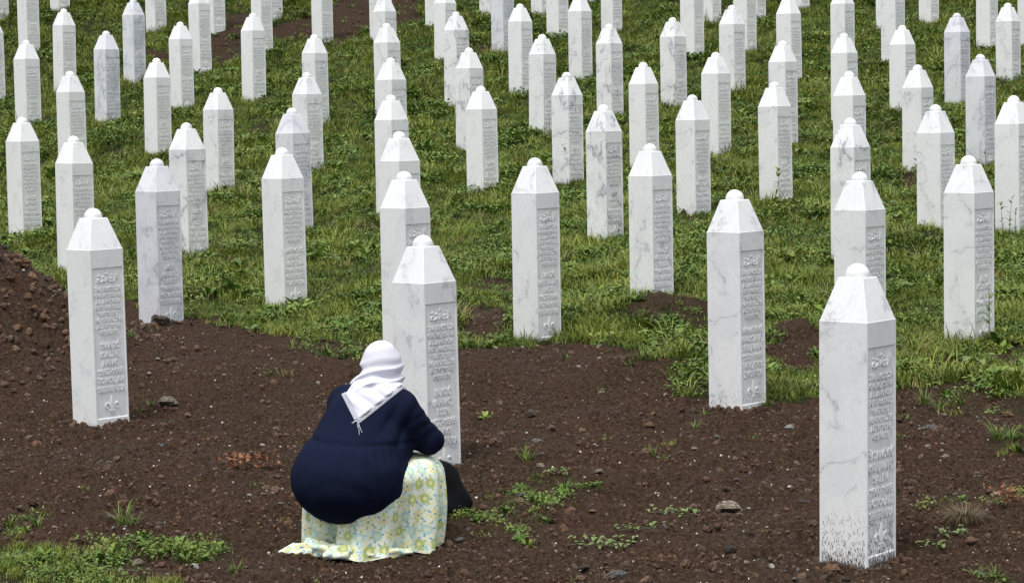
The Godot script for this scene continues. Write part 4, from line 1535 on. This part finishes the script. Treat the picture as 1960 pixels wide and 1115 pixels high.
func build_handbag() -> void:
	var p: Array = SPOT["bag"]
	var o := thing("handbag", Vector3(p[0] - 0.125, ground_y(p[0] - 0.1, p[1]) - 0.006, p[1] + 0.02), "black leather handbag standing on the soil at the crouching woman's knee", "handbag")
	o.rotation.y = 0.15
	var leather := plain(lin(0.005, 0.005, 0.006), 0.4)
	var grain := noise_image(256, 0.12, 3, 15)
	grain.convert(Image.FORMAT_RGBA8)
	grain.bump_map_to_normal_map(2.0)
	leather.metallic_specular = 0.2
	leather.normal_enabled = true
	leather.normal_texture = ImageTexture.create_from_image(grain)
	leather.normal_scale = 0.35
	leather.uv1_triplanar = true
	leather.uv1_scale = Vector3(5, 5, 5)
	var st := net_tool()
	var shape := func(q: Vector3) -> float:
		# a soft bag, wide and deep at the bottom, pinched to a seam at the top
		var t := clampf(q.y / 0.245, 0.0, 1.0)
		var hx := lerpf(0.190, 0.105, pow(t, 1.7)) + 0.006 * sin(q.y * 40.0)
		var hz := lerpf(0.075, 0.02, pow(t, 1.3))
		var e := Vector3(absf(q.x) - hx + 0.06, absf(q.y - 0.122) - 0.122 + 0.045, absf(q.z) - hz + 0.01)
		var out := Vector3(maxf(e.x, 0) / 0.06, maxf(e.y, 0) / 0.045, maxf(e.z, 0) / 0.01)
		var d := (out.length() - 1.0) * 0.011 if out.length() > 0.0 else maxf(maxf(e.x - 0.0, e.y), e.z) - 0.01
		d += 0.007 * exp(-((q - Vector3(0.07, 0.12, 0.055)).length_squared()) / 0.0022) - 0.004 * exp(-((q - Vector3(0.10, 0.06, 0.06)).length_squared()) / 0.002)
		return d + 0.003 * sin(q.x * 38.0 + q.y * 46.0) * (1.0 - t)
	net(st, shape, Vector3(-0.2, -0.02, -0.09), Vector3(0.2, 0.27, 0.09), 0.0075)
	part("bag_body", finish(st), leather, o)
	for s in [-1.0, 1.0]:
		var h := flat_tool()
		var pts := []
		var rad := []
		for k in 13:
			var a := PI * k / 12.0
			pts.append(Vector3(cos(a) * 0.05, 0.215 + sin(a) * (0.026 if s < 0 else -0.05), s * (0.020 + 0.022 * sin(a))))
			rad.append(0.0055)
		tube(h, pts, rad, 7)
		h.generate_normals()
		part("handle", h.commit(), leather, o)
	var metal := plain(Color(0.72, 0.70, 0.66), 0.28)
	metal.metallic = 0.9
	var ring := TorusMesh.new()
	ring.inner_radius = 0.008
	ring.outer_radius = 0.012
	ring.rings = 20
	ring.ring_segments = 8
	for x in [-0.045, 0.065]:
		part("ring", ring, metal, o, Transform3D(Basis(Vector3.RIGHT, PI * 0.5), Vector3(x, 0.205, 0.028)))


# ---------------------------------------------------------------- grass, weeds
func blade(st: SurfaceTool, base: Vector3, dir: float, length: float, width: float, bend: float, col: Color, segs := 3) -> void:
	var out := Vector3(cos(dir), 0, sin(dir))
	var side := Vector3(-out.z, 0, out.x)
	var ang := bend * 0.25
	var p := base
	var prev_l := p - side * width * 0.5
	var prev_r := p + side * width * 0.5
	for i in segs:
		var d := out * sin(ang) + Vector3.UP * cos(ang)
		p += d * length / segs
		ang += bend / segs
		var w := width * (1.0 - pow((i + 1.0) / segs, 1.6)) * 0.5
		var l := p - side * w
		var r := p + side * w
		st.set_color(col)
		tri(st, prev_l, l, prev_r)
		if i < segs - 1:
			st.set_color(col)
			tri(st, l, r, prev_r)
		prev_l = l
		prev_r = r


func leaf(st: SurfaceTool, base: Vector3, dir: float, pitch: float, length: float, width: float, col: Color, droop := 0.5) -> void:
	# a folded oval leaf in four steps
	var out := Vector3(cos(dir), 0, sin(dir))
	var side := Vector3(-out.z, 0, out.x)
	var ang := pitch
	var p := base
	var prev := []
	var prof := [0.12, 0.8, 1.0, 0.7, 0.05]
	for i in 5:
		var up := Vector3.UP * cos(ang) - out * sin(ang)
		var w: float = prof[i] * width * 0.5
		var row := [p - side * w + up * w * 0.35, p, p + side * w + up * w * 0.35]
		if prev:
			for k in 2:
				st.set_color(col)
				tri(st, prev[k], row[k], row[k + 1])
				st.set_color(col)
				tri(st, prev[k], row[k + 1], prev[k + 1])
		prev = row
		p += (out * cos(ang) + Vector3.UP * sin(ang)) * length / 4.0
		ang -= droop / 4.0


func tint(base: Color, spread: float) -> Color:
	var k := 1.0 + rng.randf_range(-spread, spread)
	var y := rng.randf_range(-spread, spread) * 0.4
	return Color(base.r * k * (1.0 + y), base.g * k, base.b * k * (1.0 - y))


func clump(kind: int) -> ArrayMesh:
	var st := flat_tool()
	var white := Color(1, 1, 1)
	match kind:
		0, 1:   # short turf
			for i in 30:
				var a := rng.randf() * TAU
				var r := sqrt(rng.randf()) * 0.065
				blade(st, Vector3(cos(a) * r, -0.01, sin(a) * r), rng.randf() * TAU, rng.randf_range(0.035, 0.085), rng.randf_range(0.0035, 0.006), rng.randf_range(0.5, 1.9), tint(white, 0.3))
		2:   # longer, arching grass
			for i in 20:
				var a := rng.randf() * TAU
				var r := sqrt(rng.randf()) * 0.04
				blade(st, Vector3(cos(a) * r, -0.01, sin(a) * r), a + rng.randf_range(-1, 1), rng.randf_range(0.08, 0.17), rng.randf_range(0.004, 0.0065), rng.randf_range(0.8, 2.2), tint(white, 0.3), 4)
		3, 4:   # clover and small leaves
			for i in 30:
				var a := rng.randf() * TAU
				var r := sqrt(rng.randf()) * 0.075
				var l := rng.randf_range(0.014, 0.029)
				leaf(st, Vector3(cos(a) * r, rng.randf_range(0.005, 0.055), sin(a) * r), rng.randf() * TAU, rng.randf_range(-0.2, 0.9), l, l * rng.randf_range(0.5, 0.8), tint(white, 0.32), 0.6)
			for i in 8:
				var a := rng.randf() * TAU
				var r := sqrt(rng.randf()) * 0.06
				blade(st, Vector3(cos(a) * r, -0.01, sin(a) * r), rng.randf() * TAU, rng.randf_range(0.03, 0.07), 0.004, rng.randf_range(0.5, 1.6), tint(white, 0.3))
		5:   # a rosette of longer leaves
			for i in 12:
				var a := TAU * i / 12.0 + rng.randf_range(-0.3, 0.3)
				var l := rng.randf_range(0.05, 0.095)
				leaf(st, Vector3(cos(a) * 0.006, 0.0, sin(a) * 0.006), a, rng.randf_range(0.3, 1.2), l, l * rng.randf_range(0.26, 0.4), tint(white, 0.25), 1.1)
	st.generate_normals()
	return st.commit()


func scatter(called: String, meshes: Array, mat: Material, rows: Array, label: String, category: String) -> void:
	# rows: one array of [transform, colour] for each mesh
	for i in meshes.size():
		var list: Array = rows[i]
		if list.is_empty():
			continue
		var mm := MultiMesh.new()
		mm.transform_format = MultiMesh.TRANSFORM_3D
		mm.use_colors = true
		mm.mesh = meshes[i]
		mm.instance_count = list.size()
		for k in list.size():
			mm.set_instance_transform(k, list[k][0])
			mm.set_instance_color(k, list[k][1])
		var o := MultiMeshInstance3D.new()
		o.name = numbered(called)
		o.multimesh = mm
		o.material_override = mat
		add_child(o)
		tag(o, label, category, "", "stuff")


func build_grass() -> void:
	var turf := [clump(0), clump(1), clump(2), clump(0), clump(1), clump(2), clump(0)]
	var herb := [clump(3), clump(4), clump(5), clump(3), clump(5)]
	var turf_rows := [[], [], [], [], [], [], []]
	var herb_rows := [[], [], [], [], []]
	var greens := [Color(0.158, 0.206, 0.027), Color(0.104, 0.156, 0.020), Color(0.205, 0.238, 0.040), Color(0.240, 0.208, 0.082)]
	var leafy := [Color(0.118, 0.182, 0.028), Color(0.080, 0.138, 0.021), Color(0.160, 0.215, 0.040)]
	var z := -8.2
	while z > -38.0:
		var depth := -z
		var dens := 620.0 if depth < 11.6 else 340.0 if depth < 17.0 else (280.0 if depth < 24.0 else 210.0)
		var half := depth * 0.2275 + 0.9
		var strip := 0.25
		var n := int(dens * strip * half * 2.0)
		for i in n:
			var x := rng.randf_range(-half, half)
			var zz := z - rng.randf() * strip
			var share := grass_share(x, zz)
			if share < 0.99:
				var patch := n_mid.get_noise_2d(x * 0.9 + 13.0, zz * 0.9) * 0.5 + 0.5
				if share < 0.12 or rng.randf() > 0.9 or patch > share * 1.0 + 0.05:
					if share >= 0.12 or rng.randf() > 0.002:
						continue
			else:
				# thin spots where the soil shows between the plants
				if n_mid.get_noise_2d(x * 0.5 - 31.0, zz * 0.5) > 0.36 and rng.randf() < 0.55:
					continue
			var y := broad_y(x, zz) + rough_y(x, zz, 1.0 - share)
			var lush := n_tone.get_noise_2d(x * 0.6 + 3.0, zz * 0.6)
			var herby := n_tone.get_noise_2d(x * 0.9 - 17.0, zz * 0.9) + rng.randf_range(-0.3, 0.3)
			var sz := rng.randf_range(0.75, 1.25) * (1.0 + 0.75 * lush) * lerpf(1.0, 1.25, clampf((depth - 14.0) / 16.0, 0, 1))
			if share < 0.9:
				sz *= 0.5 if depth < 11.5 else 0.65
			var b := Basis(Vector3.UP, rng.randf() * TAU).rotated(Vector3.RIGHT, rng.randf_range(-0.25, 0.25)).scaled(Vector3(sz, sz * rng.randf_range(0.8, 1.2), sz))
			var tf := Transform3D(b, Vector3(x, y, zz))
			if (herby > 0.16 and rng.randf() < 0.75) or (share < 0.7 and rng.randf() < 0.6):
				var c: Color = leafy[rng.randi() % 3]
				herb_rows[[0, 1, 3, 0, 1, 3, 2, 4][rng.randi() % 8]].append([tf, tint(c, 0.3)])
			else:
				var which := rng.randi() % 3
				if absf(lush) > 0.15 and rng.randf() < 0.6:
					which = 2 if lush > 0.0 else 1
				if rng.randf() < 0.05 + 0.12 * clampf(-lush, 0, 1):
					which = 3
				var k: int = [0, 1, 3, 4, 6][rng.randi() % 5]
				if share > 0.95 and rng.randf() < 0.08 + 0.5 * clampf(lush, 0, 1):
					k = 2 if rng.randf() < 0.5 else 5
				turf_rows[k].append([tf, tint(greens[which], 0.25)])
		z -= strip
	# blades that crowd against the feet of the stones
	for s in STONES:
		var n_foot := 16 if grass_share(s[0], s[1] + 0.15) > 0.6 else 0
		for i in n_foot:
			var a := rng.randf() * TAU
			var r := rng.randf_range(0.15, 0.21)
			var gx: float = s[0] + cos(a) * r
			var gz: float = s[1] + sin(a) * r
			var sz := rng.randf_range(0.6, 1.25)
			var foot := Transform3D(Basis(Vector3.UP, rng.randf() * TAU).scaled(Vector3(sz * 0.7, sz * 1.2, sz * 0.7)), Vector3(gx, ground_y(gx, gz), gz))
			turf_rows[rng.randi() % 7].append([foot, tint(greens[rng.randi() % 3], 0.25)])
	scatter("grass", turf, mats["grass"], turf_rows, "green grass covering the burial slope between the stones", "grass")
	scatter("ground_cover", herb, mats["leaf"], herb_rows, "low broad-leaved weeds and clover growing through the grass", "weeds")
	print("clumps ", turf_rows.reduce(func(a, b): return a + b.size(), 0), " ", herb_rows.reduce(func(a, b): return a + b.size(), 0))


func big_leaf(length: float, width: float, droop: float, seed_: int) -> ArrayMesh:
	# a broad dock leaf with a wavy rim, stalk at the origin, lying along +x
	var st := flat_tool()
	var r := RandomNumberGenerator.new()
	r.seed = seed_
	var n := 8
	var prev := []
	var ang := 0.9
	var p := Vector3.ZERO
	for i in n + 1:
		var t := float(i) / n
		var w := width * 0.5 * pow(sin(PI * pow(clampf(t * 0.94 + 0.05, 0, 1), 0.75)), 0.8)
		if t < 0.15:
			w = 0.002
		var up := Vector3(-sin(ang), cos(ang), 0)
		var wave := r.randf_range(-0.12, 0.12) * width
		var row := [p + Vector3(0, 0, -w) + up * (w * 0.3 + wave * 0.5), p + Vector3(0, 0, -w * 0.5) + up * w * 0.22, p, p + Vector3(0, 0, w * 0.5) + up * w * 0.22, p + Vector3(0, 0, w) + up * (w * 0.3 - wave * 0.5)]
		if prev:
			for k in 4:
				tri(st, prev[k], row[k], row[k + 1])
				tri(st, prev[k], row[k + 1], prev[k + 1])
		prev = row
		p += Vector3(cos(ang), sin(ang), 0) * length / n
		ang -= droop / n
	st.generate_normals()
	return st.commit()


func build_weeds() -> void:
	var leaves := []
	for i in 4:
		leaves.append(big_leaf(1.0, [0.42, 0.5, 0.36, 0.46][i], [1.3, 1.6, 1.0, 1.9][i], 60 + i))
	var lm := []
	for c in [Color(0.105, 0.160, 0.034), Color(0.078, 0.130, 0.028), Color(0.135, 0.185, 0.045)]:
		var m := plain(lin(c.r, c.g, c.b), 0.5)
		m.backlight_enabled = true
		m.backlight = Color(0.25, 0.32, 0.1)
		lm.append(m)
	for i in WEEDS.size():
		var w: Array = WEEDS[i]
		var label := "broad-leaved weed with drooping leaves growing in the grass"
		if i == 0:
			label = "large dock plant with big pale leaves beside a clean white gravestone"
		elif i == 26:
			label = "dense leafy weed on bare soil beside the mud-speckled gravestone"
		elif i == 20 or i == 21:
			label = "broad-leaved weed pressed against the foot of a gravestone beyond the earth heap"
		var o := thing("weed_plant", Vector3(w[0], ground_y(w[0], w[1]) - 0.005, w[1]), label, "weed", "broad-leaved weeds")
		for k in int(w[3]):
			var a: float = TAU * k / w[3] + rng.randf_range(-0.4, 0.4)
			var s: float = w[2] * rng.randf_range(0.45, 0.75) * (0.6 if i == 26 else 1.0)
			var b := Basis(Vector3.UP, a) * Basis(Vector3.BACK, rng.randf_range(-0.35, 0.35))
			part("leaf", leaves[rng.randi() % 4], lm[rng.randi() % 3], o, Transform3D(b.scaled(Vector3.ONE * s), Vector3(0, 0.004 * k, 0)))
	# tall thin weeds
	var stem_m := plain(lin(0.07, 0.085, 0.035), 0.7)
	for i in STEMS.size():
		var w: Array = STEMS[i]
		var label := "thin stalk of a tall weed rising before a gravestone"
		var o := thing("tall_weed", Vector3(w[0], ground_y(w[0], w[1]) - 0.01, w[1] + 0.12), label, "weed", "thin tall weeds")
		var h: float = w[2]
		var st := flat_tool()
		var pts := []
		var rad := []
		var lean := Vector3(rng.randf_range(-0.12, 0.12), 0, rng.randf_range(-0.1, 0.1))
		for k in 6:
			var t := k / 5.0
			pts.append(Vector3.UP * h * t + lean * h * t * t)
			rad.append(lerpf(0.0032, 0.0012, t))
		tube(st, pts, rad, 5)
		st.generate_normals()
		part("stem", st.commit(), stem_m, o)
		for k in 7:
			var t := rng.randf_range(0.25, 1.0)
			var s := h * rng.randf_range(0.14, 0.24)
			part("leaf", leaves[2], lm[k % 3], o, Transform3D((Basis(Vector3.UP, rng.randf() * TAU) * Basis(Vector3.BACK, rng.randf_range(-0.2, 0.5))).scaled(Vector3(s, s, s * 0.7)), Vector3.UP * h * t + lean * h * t * t))
	# tufts on the bare soil
	for i in TUFTS.size():
		var w: Array = TUFTS[i]
		var st := flat_tool()
		var n := int(14 + w[2] * 120.0)
		for k in n:
			var a := rng.randf() * TAU
			blade(st, Vector3(cos(a), 0, sin(a)) * rng.randf() * w[2] * 0.18 + Vector3(0, -0.01, 0), a + rng.randf_range(-0.7, 0.7), w[2] * rng.randf_range(0.5, 1.15), rng.randf_range(0.004, 0.0075), rng.randf_range(0.5, 2.0), tint(Color(0.12, 0.17, 0.036), 0.35), 4)
		st.generate_normals()
		var o := part("grass_tuft", st.commit(), mats["grass"], self, Transform3D(Basis(), Vector3(w[0], ground_y(w[0], w[1]), w[1])))
		tag(o, "spiky green grass tuft rooted in bare soil beyond the mud-splashed gravestone" if i == 0 else "small green grass tuft sprouting from the bare brown soil", "grass tuft", "grass tufts on the bare soil")
	for i in CREEPERS.size():
		var w: Array = CREEPERS[i]
		var o := thing("seedling", Vector3(w[0], ground_y(w[0], w[1]), w[1]), "low seedling with small bright green leaves spreading over bare soil", "seedling", "leafy seedlings on the bare soil")
		for k in 16:
			var a := rng.randf() * TAU
			var r: float = sqrt(rng.randf()) * w[2] * 0.5
			var s: float = rng.randf_range(0.022, 0.042)
			part("leaf", leaves[1], lm[2 if rng.randf() < 0.6 else 0], o, Transform3D((Basis(Vector3.UP, rng.randf() * TAU) * Basis(Vector3.BACK, rng.randf_range(-0.7, 0.0))).scaled(Vector3.ONE * s), Vector3(cos(a) * r, rng.randf_range(0.004, 0.03), sin(a) * r * 0.8)))
		var st := flat_tool()
		for k in 5:
			var a := TAU * k / 5.0
			tube(st, [Vector3(0, 0.0, 0), Vector3(cos(a) * w[2] * 0.25, 0.015, sin(a) * w[2] * 0.2), Vector3(cos(a + 0.3) * w[2] * 0.48, 0.008, sin(a + 0.3) * w[2] * 0.4)], [0.0018, 0.0015, 0.001], 4)
		st.generate_normals()
		part("runner", st.commit(), stem_m, o)


# ---------------------------------------------------------------- stones and crumbs on the soil
func rock(seed_: int, rough: float, facets: int) -> ArrayMesh:
	var r := RandomNumberGenerator.new()
	r.seed = seed_
	var sp := SphereMesh.new()
	sp.radial_segments = 12
	sp.rings = 7
	var src := sp.get_mesh_arrays()
	var planes := []
	for i in facets:
		var d := Vector3(r.randf_range(-1, 1), r.randf_range(-1, 1), r.randf_range(-1, 1)).normalized()
		planes.append([d, r.randf_range(0.28, 0.46)])
	var v: PackedVector3Array = src[Mesh.ARRAY_VERTEX]
	var idx: PackedInt32Array = src[Mesh.ARRAY_INDEX]
	for i in v.size():
		var p := v[i]
		for pl in planes:
			var over: float = p.dot(pl[0]) - pl[1]
			if over > 0.0:
				p -= pl[0] * over
		var q := v[i]
		p *= 1.0 + rough * n_mid.get_noise_3d(q.x + seed_, q.y, q.z)
		v[i] = p
	var st := flat_tool()
	for i in idx:
		st.add_vertex(v[i])
	st.generate_normals()
	return st.commit()


func build_loose_stones() -> void:
	var shapes := []
	for i in 6:
		shapes.append(rock(100 + i * 7, 0.25, 9))
	var tones := [Color(0.66, 0.64, 0.60), Color(0.44, 0.36, 0.26), Color(0.19, 0.18, 0.17), Color(0.27, 0.13, 0.06), Color(0.075, 0.047, 0.035)]
	var words := ["small white stone chip lying on the bare soil", "cream-coloured stone lying on the bare soil", "dull grey stone half sunk in the bare soil", "rust-brown stone lying on the bare soil", "dark brown clod lying on the bare soil"]
	var sets := ["white stone chips on the soil", "cream stones on the soil", "grey stones on the soil", "rust-brown stones on the soil", "dark clods on the soil"]
	var grain := ImageTexture.create_from_image(noise_image(128, 0.06, 3, 91))
	var ms := []
	for c in tones:
		for k in 2:
			var m := plain(lin(c.r * (1.1 - 0.25 * k) * 1.4, c.g * (1.1 - 0.25 * k) * 1.4, c.b * (1.1 - 0.25 * k) * 1.4), 0.85)
			m.albedo_texture = grain
			m.uv1_triplanar = true
			m.uv1_scale = Vector3(0.7, 0.7, 0.7)
			ms.append(m)
	for i in LOOSE.size():
		var s: Array = LOOSE[i]
		var t: int = s[3]
		var w: float = s[2] * 1.15
		var label: String = words[t]
		var group: String = sets[t]
		if t == 3 and w > 0.065:
			label = "flat rust-brown stone in front of the mud-splashed gravestone's foot"
		elif t == 1 and w > 0.09:
			label = "long craggy cream stone, largest of the cream stones on the soil"
		elif t == 2 and w > 0.06 and s[1] < -10.8 and s[0] > 1.5:
			label = "rounded grey stone beyond the mud-splashed gravestone"
		var hgt: float = w * rng.randf_range(0.38, 0.6)
		var b := Basis(Vector3.UP, rng.randf() * TAU if w < 0.06 else rng.randf_range(-0.4, 0.4)).rotated(Vector3.RIGHT, rng.randf_range(-0.2, 0.2))
		b = b * Basis.from_scale(Vector3(w, hgt, w * rng.randf_range(0.55, 0.85)))
		var o := part("stone" if t < 4 else "soil_clod", shapes[rng.randi() % 6], ms[t * 2 + (i % 2)], self, Transform3D(b, Vector3(s[0], ground_y(s[0], s[1]) + hgt * 0.28, s[1])))
		tag(o, label, "stone" if t < 4 else "clod", group)
	# the clod against the veined gravestone
	var p: Array = SPOT["clod"]
	var clod_m: StandardMaterial3D = ms[8].duplicate()
	clod_m.albedo_color = lin(0.16, 0.10, 0.072)
	var o := part("soil_clod", rock(303, 0.6, 5), clod_m, self, Transform3D(Basis(Vector3.UP, 0.5) * Basis.from_scale(Vector3(0.17, 0.15, 0.14)), Vector3(p[0], ground_y(p[0], p[1]) + 0.02, p[1] + 0.02)))
	tag(o, "big brown clod of soil lying against the foot of the grey-capped gravestone", "clod")


func build_soil_crumbs() -> void:
	var shapes := [rock(501, 0.5, 6), rock(517, 0.6, 7), rock(533, 0.3, 9)]
	var rows := [[], [], []]
	var chips := [[], [], []]
	var n := 0
	for i in 110000:
		# nearer ground gets more
		var z := -8.2 - pow(rng.randf(), 1.25) * 8.8
		var far := i % 8 == 0
		if far:   # the bare patches farther up
			z = -17.0 - rng.randf() * 20.0
		var half := -z * 0.2275 + 0.6
		var x := rng.randf_range(-half, half)
		var share := grass_share(x, z)
		if share > 0.5 or (share > 0.12 and rng.randf() < share):
			continue
		var heap := clampf(1.4 - Vector2((x + 3.7) / 1.6, (z + 15.0) / 1.5).length() * 1.2, 0, 1)
		if rng.randf() > 0.48 + 0.8 * n_tone.get_noise_2d(x + 9.0, z * 1.3) + heap:
			continue
		var s := 0.005 + 0.017 * pow(rng.randf(), 3.0)
		if rng.randf() < 0.02 + heap * 0.22 + 0.16 * clampf(n_mid.get_noise_2d(x * 0.4 + 3.0, z * 0.4) - 0.1, 0.0, 1.0):
			s = rng.randf_range(0.016, 0.05) * (1.0 + heap * 0.6)
		if far:
			s = rng.randf_range(0.02, 0.07)
		var c := Color(0.078, 0.048, 0.033)
		var u := rng.randf()
		var chip := false
		if u < 0.026 + 0.03 * n_mid.get_noise_2d(x * 0.3 - 9.0, z * 0.3):
			c = Color(0.55, 0.53, 0.5)
			s = rng.randf_range(0.004, 0.013)
			chip = true
		elif u < 0.085:
			c = Color(0.17, 0.155, 0.14)
			chip = true
			s = minf(s, 0.016)
		elif u < 0.115:
			c = Color(0.19, 0.11, 0.06)
			chip = true
			s = minf(s, 0.016)
		else:
			c = c.lerp(Color(0.125, 0.083, 0.060), rng.randf() * 0.9)
		var b := Basis(Vector3(rng.randf_range(-1, 1), rng.randf_range(-1, 1), rng.randf_range(-1, 1)).normalized(), rng.randf() * TAU) * Basis.from_scale(Vector3(s, s * rng.randf_range(0.5, 0.9), s * rng.randf_range(0.6, 1.0)))
		var tf := Transform3D(b, Vector3(x, ground_y(x, z) + s * 0.15, z))
		(chips if chip else rows)[rng.randi() % 3].append([tf, tint(c, 0.25)])
		n += 1
	for s in STONES:   # earth heaped against the feet of the new stones
		if not s[9] in ["c9", "u", "cc", "b6", "s"]:
			continue
		for i in 260:
			var a: float = deg_to_rad(-s[4]) + (rng.randi() % 4) * PI * 0.5
			var along := rng.randf_range(-0.14, 0.14)
			var off := HALF + 0.004 + absf(rng.randfn(0.0, 0.02))
			var x: float = s[0] + cos(a) * off - sin(a) * along
			var z: float = s[1] + sin(a) * off + cos(a) * along
			var k := rng.randf_range(0.006, 0.026) * (1.0 if rng.randf() < 0.8 else 1.6)
			var b := Basis(Vector3(rng.randf_range(-1, 1), rng.randf_range(-1, 1), rng.randf_range(-1, 1)).normalized(), rng.randf() * TAU) * Basis.from_scale(Vector3(k, k * 0.7, k * 0.85))
			rows[rng.randi() % 3].append([Transform3D(b, Vector3(x, ground_y(x, z) + k * 0.15, z)), tint(Color(0.085, 0.054, 0.039), 0.25)])
	scatter("soil_crumbs", shapes, mats["crumb"], rows, "loose brown soil crumbs strewn over the bare earth", "soil")
	scatter("gravel", shapes, mats["crumb"], chips, "fine pale and brown gravel strewn over the bare earth", "gravel")
	print("crumbs ", n)


func build_withered() -> void:
	var dead := [plain(lin(0.20, 0.07, 0.026), 0.7), plain(lin(0.27, 0.12, 0.05), 0.7), plain(lin(0.13, 0.05, 0.024), 0.7)]
	var twig := plain(lin(0.10, 0.05, 0.03), 0.8)
	for e in [["branch", 0.30, "fallen branch of withered orange-brown leaves beside the crouching woman", 85], ["branch2", 0.22, "withered orange-brown branch on bare soil beyond the dry grass tuft", 50]]:
		var p: Array = SPOT[e[0]]
		var o := thing("withered_branch", Vector3(p[0], ground_y(p[0], p[1]) + 0.008, p[1]), e[2], "branch")
		var ln: float = e[1]
		var st := flat_tool()
		tube(st, [Vector3(-ln * 0.5, 0.012, 0.02), Vector3(-ln * 0.15, 0.02, 0), Vector3(ln * 0.2, 0.018, -0.01), Vector3(ln * 0.52, 0.01, 0.01)], [0.0015, 0.0025, 0.003, 0.0035], 5)
		for k in 5:
			var x := ln * (-0.35 + 0.17 * k)
			var s := -1.0 if k % 2 else 1.0
			tube(st, [Vector3(x, 0.018, 0), Vector3(x - 0.03, 0.03, 0.025 * s), Vector3(x - 0.06, 0.035, 0.05 * s)], [0.002, 0.0015, 0.001], 4)
		st.generate_normals()
		part("twig", st.commit(), twig, o)
		var lf := [big_leaf(1.0, 0.55, 2.6, 81), big_leaf(1.0, 0.4, -1.6, 82)]
		for k in int(e[3]):
			var x := ln * rng.randf_range(-0.52, 0.42)
			var s := rng.randf_range(0.02, 0.042)
			var b := Basis(Vector3(rng.randf_range(-1, 1), rng.randf_range(-1, 1), rng.randf_range(-1, 1)).normalized(), rng.randf() * TAU)
			part("leaf", lf[k % 2], dead[rng.randi() % 3], o, Transform3D(b.scaled(Vector3.ONE * s), Vector3(x, rng.randf_range(0.015, 0.075), rng.randf_range(-0.06, 0.06))))
	var p: Array = SPOT["drytuft"]
	var st := flat_tool()
	for k in 420:
		var a := rng.randf() * TAU
		blade(st, Vector3(cos(a), 0, sin(a)) * rng.randf() * 0.06 + Vector3(0, -0.005, 0), a + rng.randf_range(-0.5, 0.5), rng.randf_range(0.07, 0.14), rng.randf_range(0.0018, 0.0032), rng.randf_range(1.2, 2.9), tint(Color(0.14, 0.105, 0.06), 0.45), 4)
	st.generate_normals()
	var t := part("dry_grass_tuft", st.commit(), mats["grass"], self, Transform3D(Basis(), Vector3(p[0], ground_y(p[0], p[1]), p[1])))
	tag(t, "mop of dry straw-coloured grass on bare soil near the mud-splashed gravestone", "grass tuft")
	p = SPOT["blade"]
	st = flat_tool()
	for k in 5:
		blade(st, Vector3(0, 0, 0), [3.4, 2.9, 0.4, -0.2, 1.6][k], [0.16, 0.1, 0.13, 0.08, 0.07][k], 0.012, [2.3, 1.8, 2.4, 1.5, 1.2][k], tint(Color(0.12, 0.16, 0.07), 0.2), 6)
	st.generate_normals()
	var g := part("grass_tuft", st.commit(), mats["grass"], self, Transform3D(Basis(), Vector3(p[0], ground_y(p[0], p[1]), p[1])))
	tag(g, "single wide-bladed grass plant arching over bare soil near the green patch", "grass tuft")
